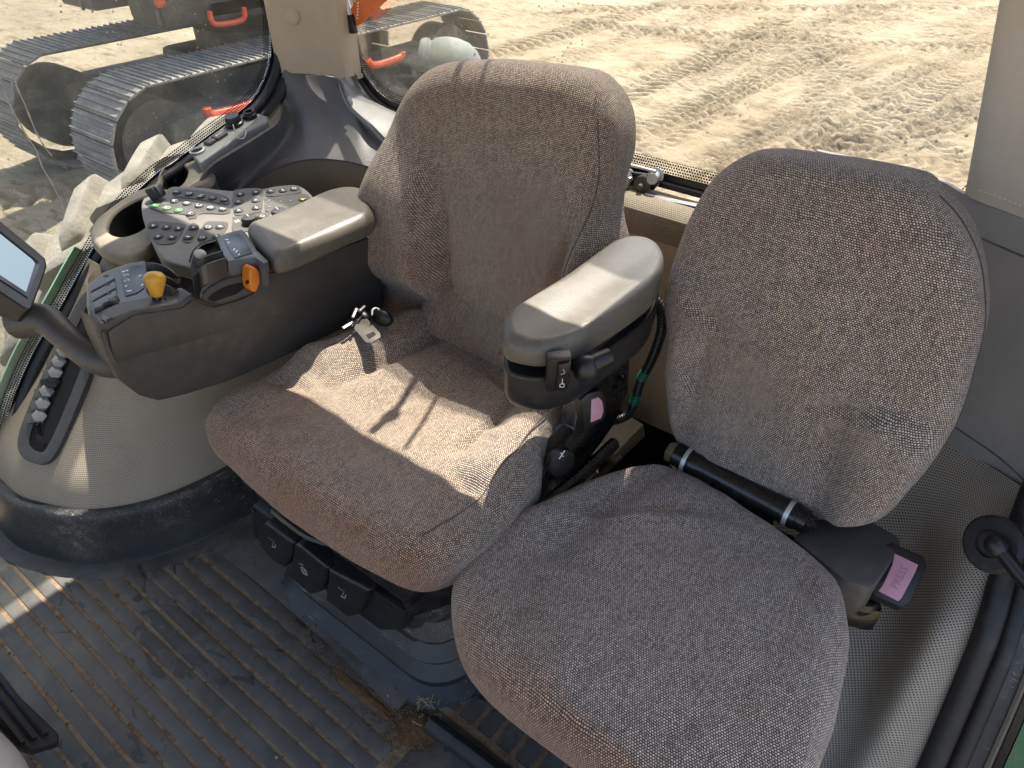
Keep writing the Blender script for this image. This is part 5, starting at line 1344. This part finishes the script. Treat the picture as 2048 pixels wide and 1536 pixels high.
# ------------------------------------------------------------------ tag on the pillar edge
tg_ = thing('warning_tag', 'orange warning tag hanging against the rear glass beside the right pillar', 'tag', oy(714, 50, 1.375))
tgp = obj('tag_plate', prism([oy(a, b, 1.375) for a, b in [(701, 18), (709, 6), (735, -40), (830, -60), (800, -25), (765, 8), (722, 48), (714, 52), (708, 42)]], (0, .004, 0), .001), 'tag_orange', tg_)
obj('tag_hinge', box(oy(704, 48, 1.372), (.022, .014, .045), Matrix.Rotation(-.1, 3, 'Y'), .003), 'black_plastic', tg_)
obj('tag_hook', tube([oy(690, -10, 1.374), oy(697, 15, 1.374), oy(703, 40, 1.374)], .007, 8), 'alloy', tg_)
obj('printed_marks', merge(*[box(oy(716 - i * .3, 6 + i * 6, 1.3745), (.006, .0004, .004), None, 0) for i in range(6)]), 'print_white', tgp, kind='stuff')

# ------------------------------------------------------------------ outside: rear wheel, lamp, excavator
tractor = thing('tractor', 'tractor rear wheel with a dusty lugged tyre just outside the right side window', 'tractor wheel', (-2.16, 1.26, GZ))
WC = Vector((-2.16, 1.26, -.45))
wh = obj('tyre', lathe([(.55, -.12), (.70, -.15), (.88, -.18), (1.0, -.172), (1.035, -.14), (1.042, 0), (1.035, .14), (1.0, .172), (.88, .18), (.70, .15), (.55, .12)], WC, (1, 0, 0), 72), 'tyre_dusty', tractor)
obj('wheel_rim', lathe([(.0, .08), (.2, .08), (.3, .15), (.52, .10), (.56, .13), (.56, -.13), (.3, -.1), (0, -.1)], WC, (1, 0, 0), 40), 'key_yellow', wh)
def lug_mesh():
    P0, ms = [], []
    n = 8
    top, bot = [], []
    for i in range(n):
        t = i / (n - 1); x = .02 + .31 * t; a = .34 * (t - .0)
        for w, L in ((-.030, top), (.030, top)):
            pass
    rowsA = []
    for i in range(n):
        t = i / (n - 1); x = .17 - .175 * t; ang = .20 * t
        r1 = 1.085 - (.06 if i == 0 else 0) - (.02 if i == n - 1 else 0); r0 = .96
        w = .040
        for_pts = []
        for (rr_, ww) in ((r0, -w - .015), (r1, -w + .004), (r1, w - .004), (r0, w + .015)):
            a = ang + ww
            for_pts.append(Vector((x, -math.sin(a) * rr_, math.cos(a) * rr_)))
        rowsA.append(for_pts)
    vs = [p for r in rowsA for p in r]; fs = []
    for i in range(n - 1):
        for k in range(3): fs.append((i * 4 + k, i * 4 + k + 1, (i + 1) * 4 + k + 1, (i + 1) * 4 + k))
    fs += [(0, 1, 2, 3)[::-1], tuple((n - 1) * 4 + k for k in range(4))]
    return bev((vs, fs), .012, 2)
lv_, lf_ = lug_mesh()
l0 = None
for sgn in (1, -1):
    me_ = None
    for k in range(27):
        a = 2 * math.pi * (k + (.5 if sgn < 0 else 0)) / 27
        if me_ is None:
            o = obj('tyre_lug', ([Vector((p[0] * sgn, p[1], p[2])) + WC for p in lv_], lf_ if sgn > 0 else [f[::-1] for f in lf_]), 'tyre_dusty', wh)
            # origin at the axle so that copies turn about it
            off_ = WL[o.name] - WC
            o.data.transform(Matrix.Translation(off_)); o.location = WC - WL[wh.name]
            me_ = o
        else:
            o = me_.copy(); COL.objects.link(o)
        o.rotation_euler = (a, 0, 0)
lamp = thing('work_lamp', 'pale green rounded lamp housing outside the rear window by the right pillar', 'lamp', (-1.80, 1.95, .55))
la = Vector((.80, .58, -.10)).normalized(); lc = oy(838, 132, 1.92)
lsh = obj('lamp_shell', lathe([(.0, .012), (.070, .012), (.078, .004), (.088, .004), (.093, .016), (.092, .030), (.086, .036), (.086, .042), (.096, .052), (.104, .09), (.103, .13), (.092, .17), (.070, .20), (.036, .222), (0, .23)], lc, la, 36), 'lamp_housing', lamp)
obj('lamp_lens', lathe([(.069, .011), (.05, .006), (0, .004)], lc, la, 28), 'lens_grey', lsh)
obj('lamp_post', tube([lc + la * .11 + Vector((0, 0, -.08)), lc + la * .11 + Vector((0, 0, -.6))], .04, 12), 'lamp_housing', lamp)

ex = thing('excavator', 'grey tracked excavator with orange handrails parked outside the right side window', 'excavator', (-7.75, 5.2, GZ))
def track_path(r, y0, y1, zc, n):
    Ls = y1 - y0; per = 2 * Ls + 2 * math.pi * r; out = []
    for k in range(n):
        s = per * k / n
        if s < Ls: out.append((y0 + s, zc + r, 0.0))
        elif s < Ls + math.pi * r: a = (s - Ls) / r; out.append((y1 + r * math.sin(a), zc + r * math.cos(a), -a))
        elif s < 2 * Ls + math.pi * r: out.append((y1 - (s - Ls - math.pi * r), zc - r, math.pi))
        else: a = (s - 2 * Ls - math.pi * r) / r; out.append((y0 - r * math.sin(a), zc - r * math.cos(a), math.pi - a))
    return out
shoe_vf = merge(box((0, 0, .0), (.70, .195, .022), w=.004, seg=1), box((0, -.07, .020), (.70, .016, .024), w=.004, seg=1), box((0, 0, .018), (.70, .014, .018), w=.004, seg=1), box((0, .07, .018), (.70, .014, .018), w=.004, seg=1))
shoe0 = None
for xc in (-6.75, -8.62):
    tr_ = obj('track_frame', merge(box((xc, 5.25, -.97), (.42, 3.9, .55), w=.08), lathe([(0, -.16), (.40, -.16), (.40, .16), (0, .16)], (xc, 3.27, -.93), (1, 0, 0), 28), lathe([(0, -.16), (.40, -.16), (.40, .16), (0, .16)], (xc, 7.25, -.93), (1, 0, 0), 28)), 'exc_frame', ex)
    obj('frame_guard', prism([(xc + .36, 3.2, -1.20), (xc + .36, 7.2, -1.20), (xc + .36, 7.3, -.80), (xc + .36, 5.8, -.66), (xc + .36, 4.6, -.62), (xc + .36, 3.3, -.72)], (-.14, 0, 0), .03), 'exc_frame', tr_)
    obj('track_chain', tube([(xc, y, z) for y, z, _ in track_path(.53, 3.27, 7.25, -.93, 60)], .05, 6, True), 'exc_frame', tr_)
    for (y, z, a) in track_path(.575, 3.27, 7.25, -.93, 56):
        if shoe0 is None:
            shoe0 = obj('track_shoe', ([Vector(p) for p in shoe_vf[0]], shoe_vf[1]), 'exc_shoe', tr_)
            shoe0.data.transform(Matrix.Translation(WL[shoe0.name])); o = shoe0
        else:
            o = shoe0.copy(); COL.objects.link(o); o.parent = tr_
        o.location = Vector((xc, y, z)) - WL[tr_.name]; o.rotation_euler = (a, 0, 0)
obj('car_body', merge(box((-7.69, 5.2, -.75), (1.5, 1.5, .45), w=.08), lathe([(.62, 0), (.62, .25)], (-7.69, 5.2, -.55), (0, 0, 1), 36)), 'exc_body', ex)
obj('upper_deck', box((-8.0, 6.1, -.02), (1.9, 3.6, .22), w=.04), 'exc_body', ex)
bxs = obj('side_box', box((-7.36, 4.85, .36), (.62, 2.0, .94), w=.05), 'exc_body', ex)
obj('box_latch', box(oy(318, 36, 3.84), (.05, .02, .12), None, .008), 'latch_steel', bxs)
obj('box_panel', box((-7.36, 3.846, .36), (.54, .012, .80), w=.004), 'exc_body', bxs)
bx2 = obj('side_box', box((-8.75, 4.75, .30), (.70, 1.8, .80), w=.05), 'exc_body', ex)
obj('box_latch', box(oy(163, 8, 3.84), (.05, .02, .12), None, .008), 'latch_steel', bx2)
obj('house', box((-8.0, 6.6, .95), (1.9, 2.6, 1.4), w=.12, seg=3), 'exc_body', ex)
bm_ = obj('boom', merge(prism([(-8.15, 4.6, 1.2), (-8.15, 3.6, 2.6), (-8.15, 1.6, 3.3), (-8.15, 1.5, 2.9), (-8.15, 3.5, 2.0), (-8.15, 4.2, .9)], (.55, 0, 0), .05), prism([(-8.1, 1.75, 3.3), (-8.1, 1.35, 3.2), (-8.1, .6, 1.0), (-8.1, .8, .95)], (.42, 0, 0), .05)), 'exc_body', ex)
obj('operator_cab', box((-8.75, 4.75, 1.25), (.95, 1.7, 1.5), w=.1, seg=3), 'exc_body', ex)
obj('engine_cover', box((-7.15, 5.0, 1.2), (.62, 2.2, .9), w=.08, seg=3), 'exc_body', ex)
def orange(pts, r=.022): return obj('handrail', tube(resamp(cr(pts, 5), 30), r, 8), 'safety_orange', ex)
orange([ox(419, 22, -7.0), ox(421, 36, -7.0), ox(430, 48, -7.0), ox(455, 47, -7.0), ox(482, 41, -7.0), ox(489, 32, -7.0), ox(487, 14, -7.0)], .026)
orange([ox(413, 216, -6.36), ox(418, 226, -6.36), ox(432, 228, -6.36), ox(480, 216, -6.36), ox(530, 198, -6.36)], .045)
orange([ox(735, 120, -6.36), ox(742, 129, -6.36), ox(757, 129, -6.36), ox(785, 120, -6.36), ox(803, 112, -6.36), ox(804, 104, -6.36)], .04)
orange([ox(314, 0, -7.0), ox(318, 9, -7.0), ox(328, 3, -7.0)], .03)
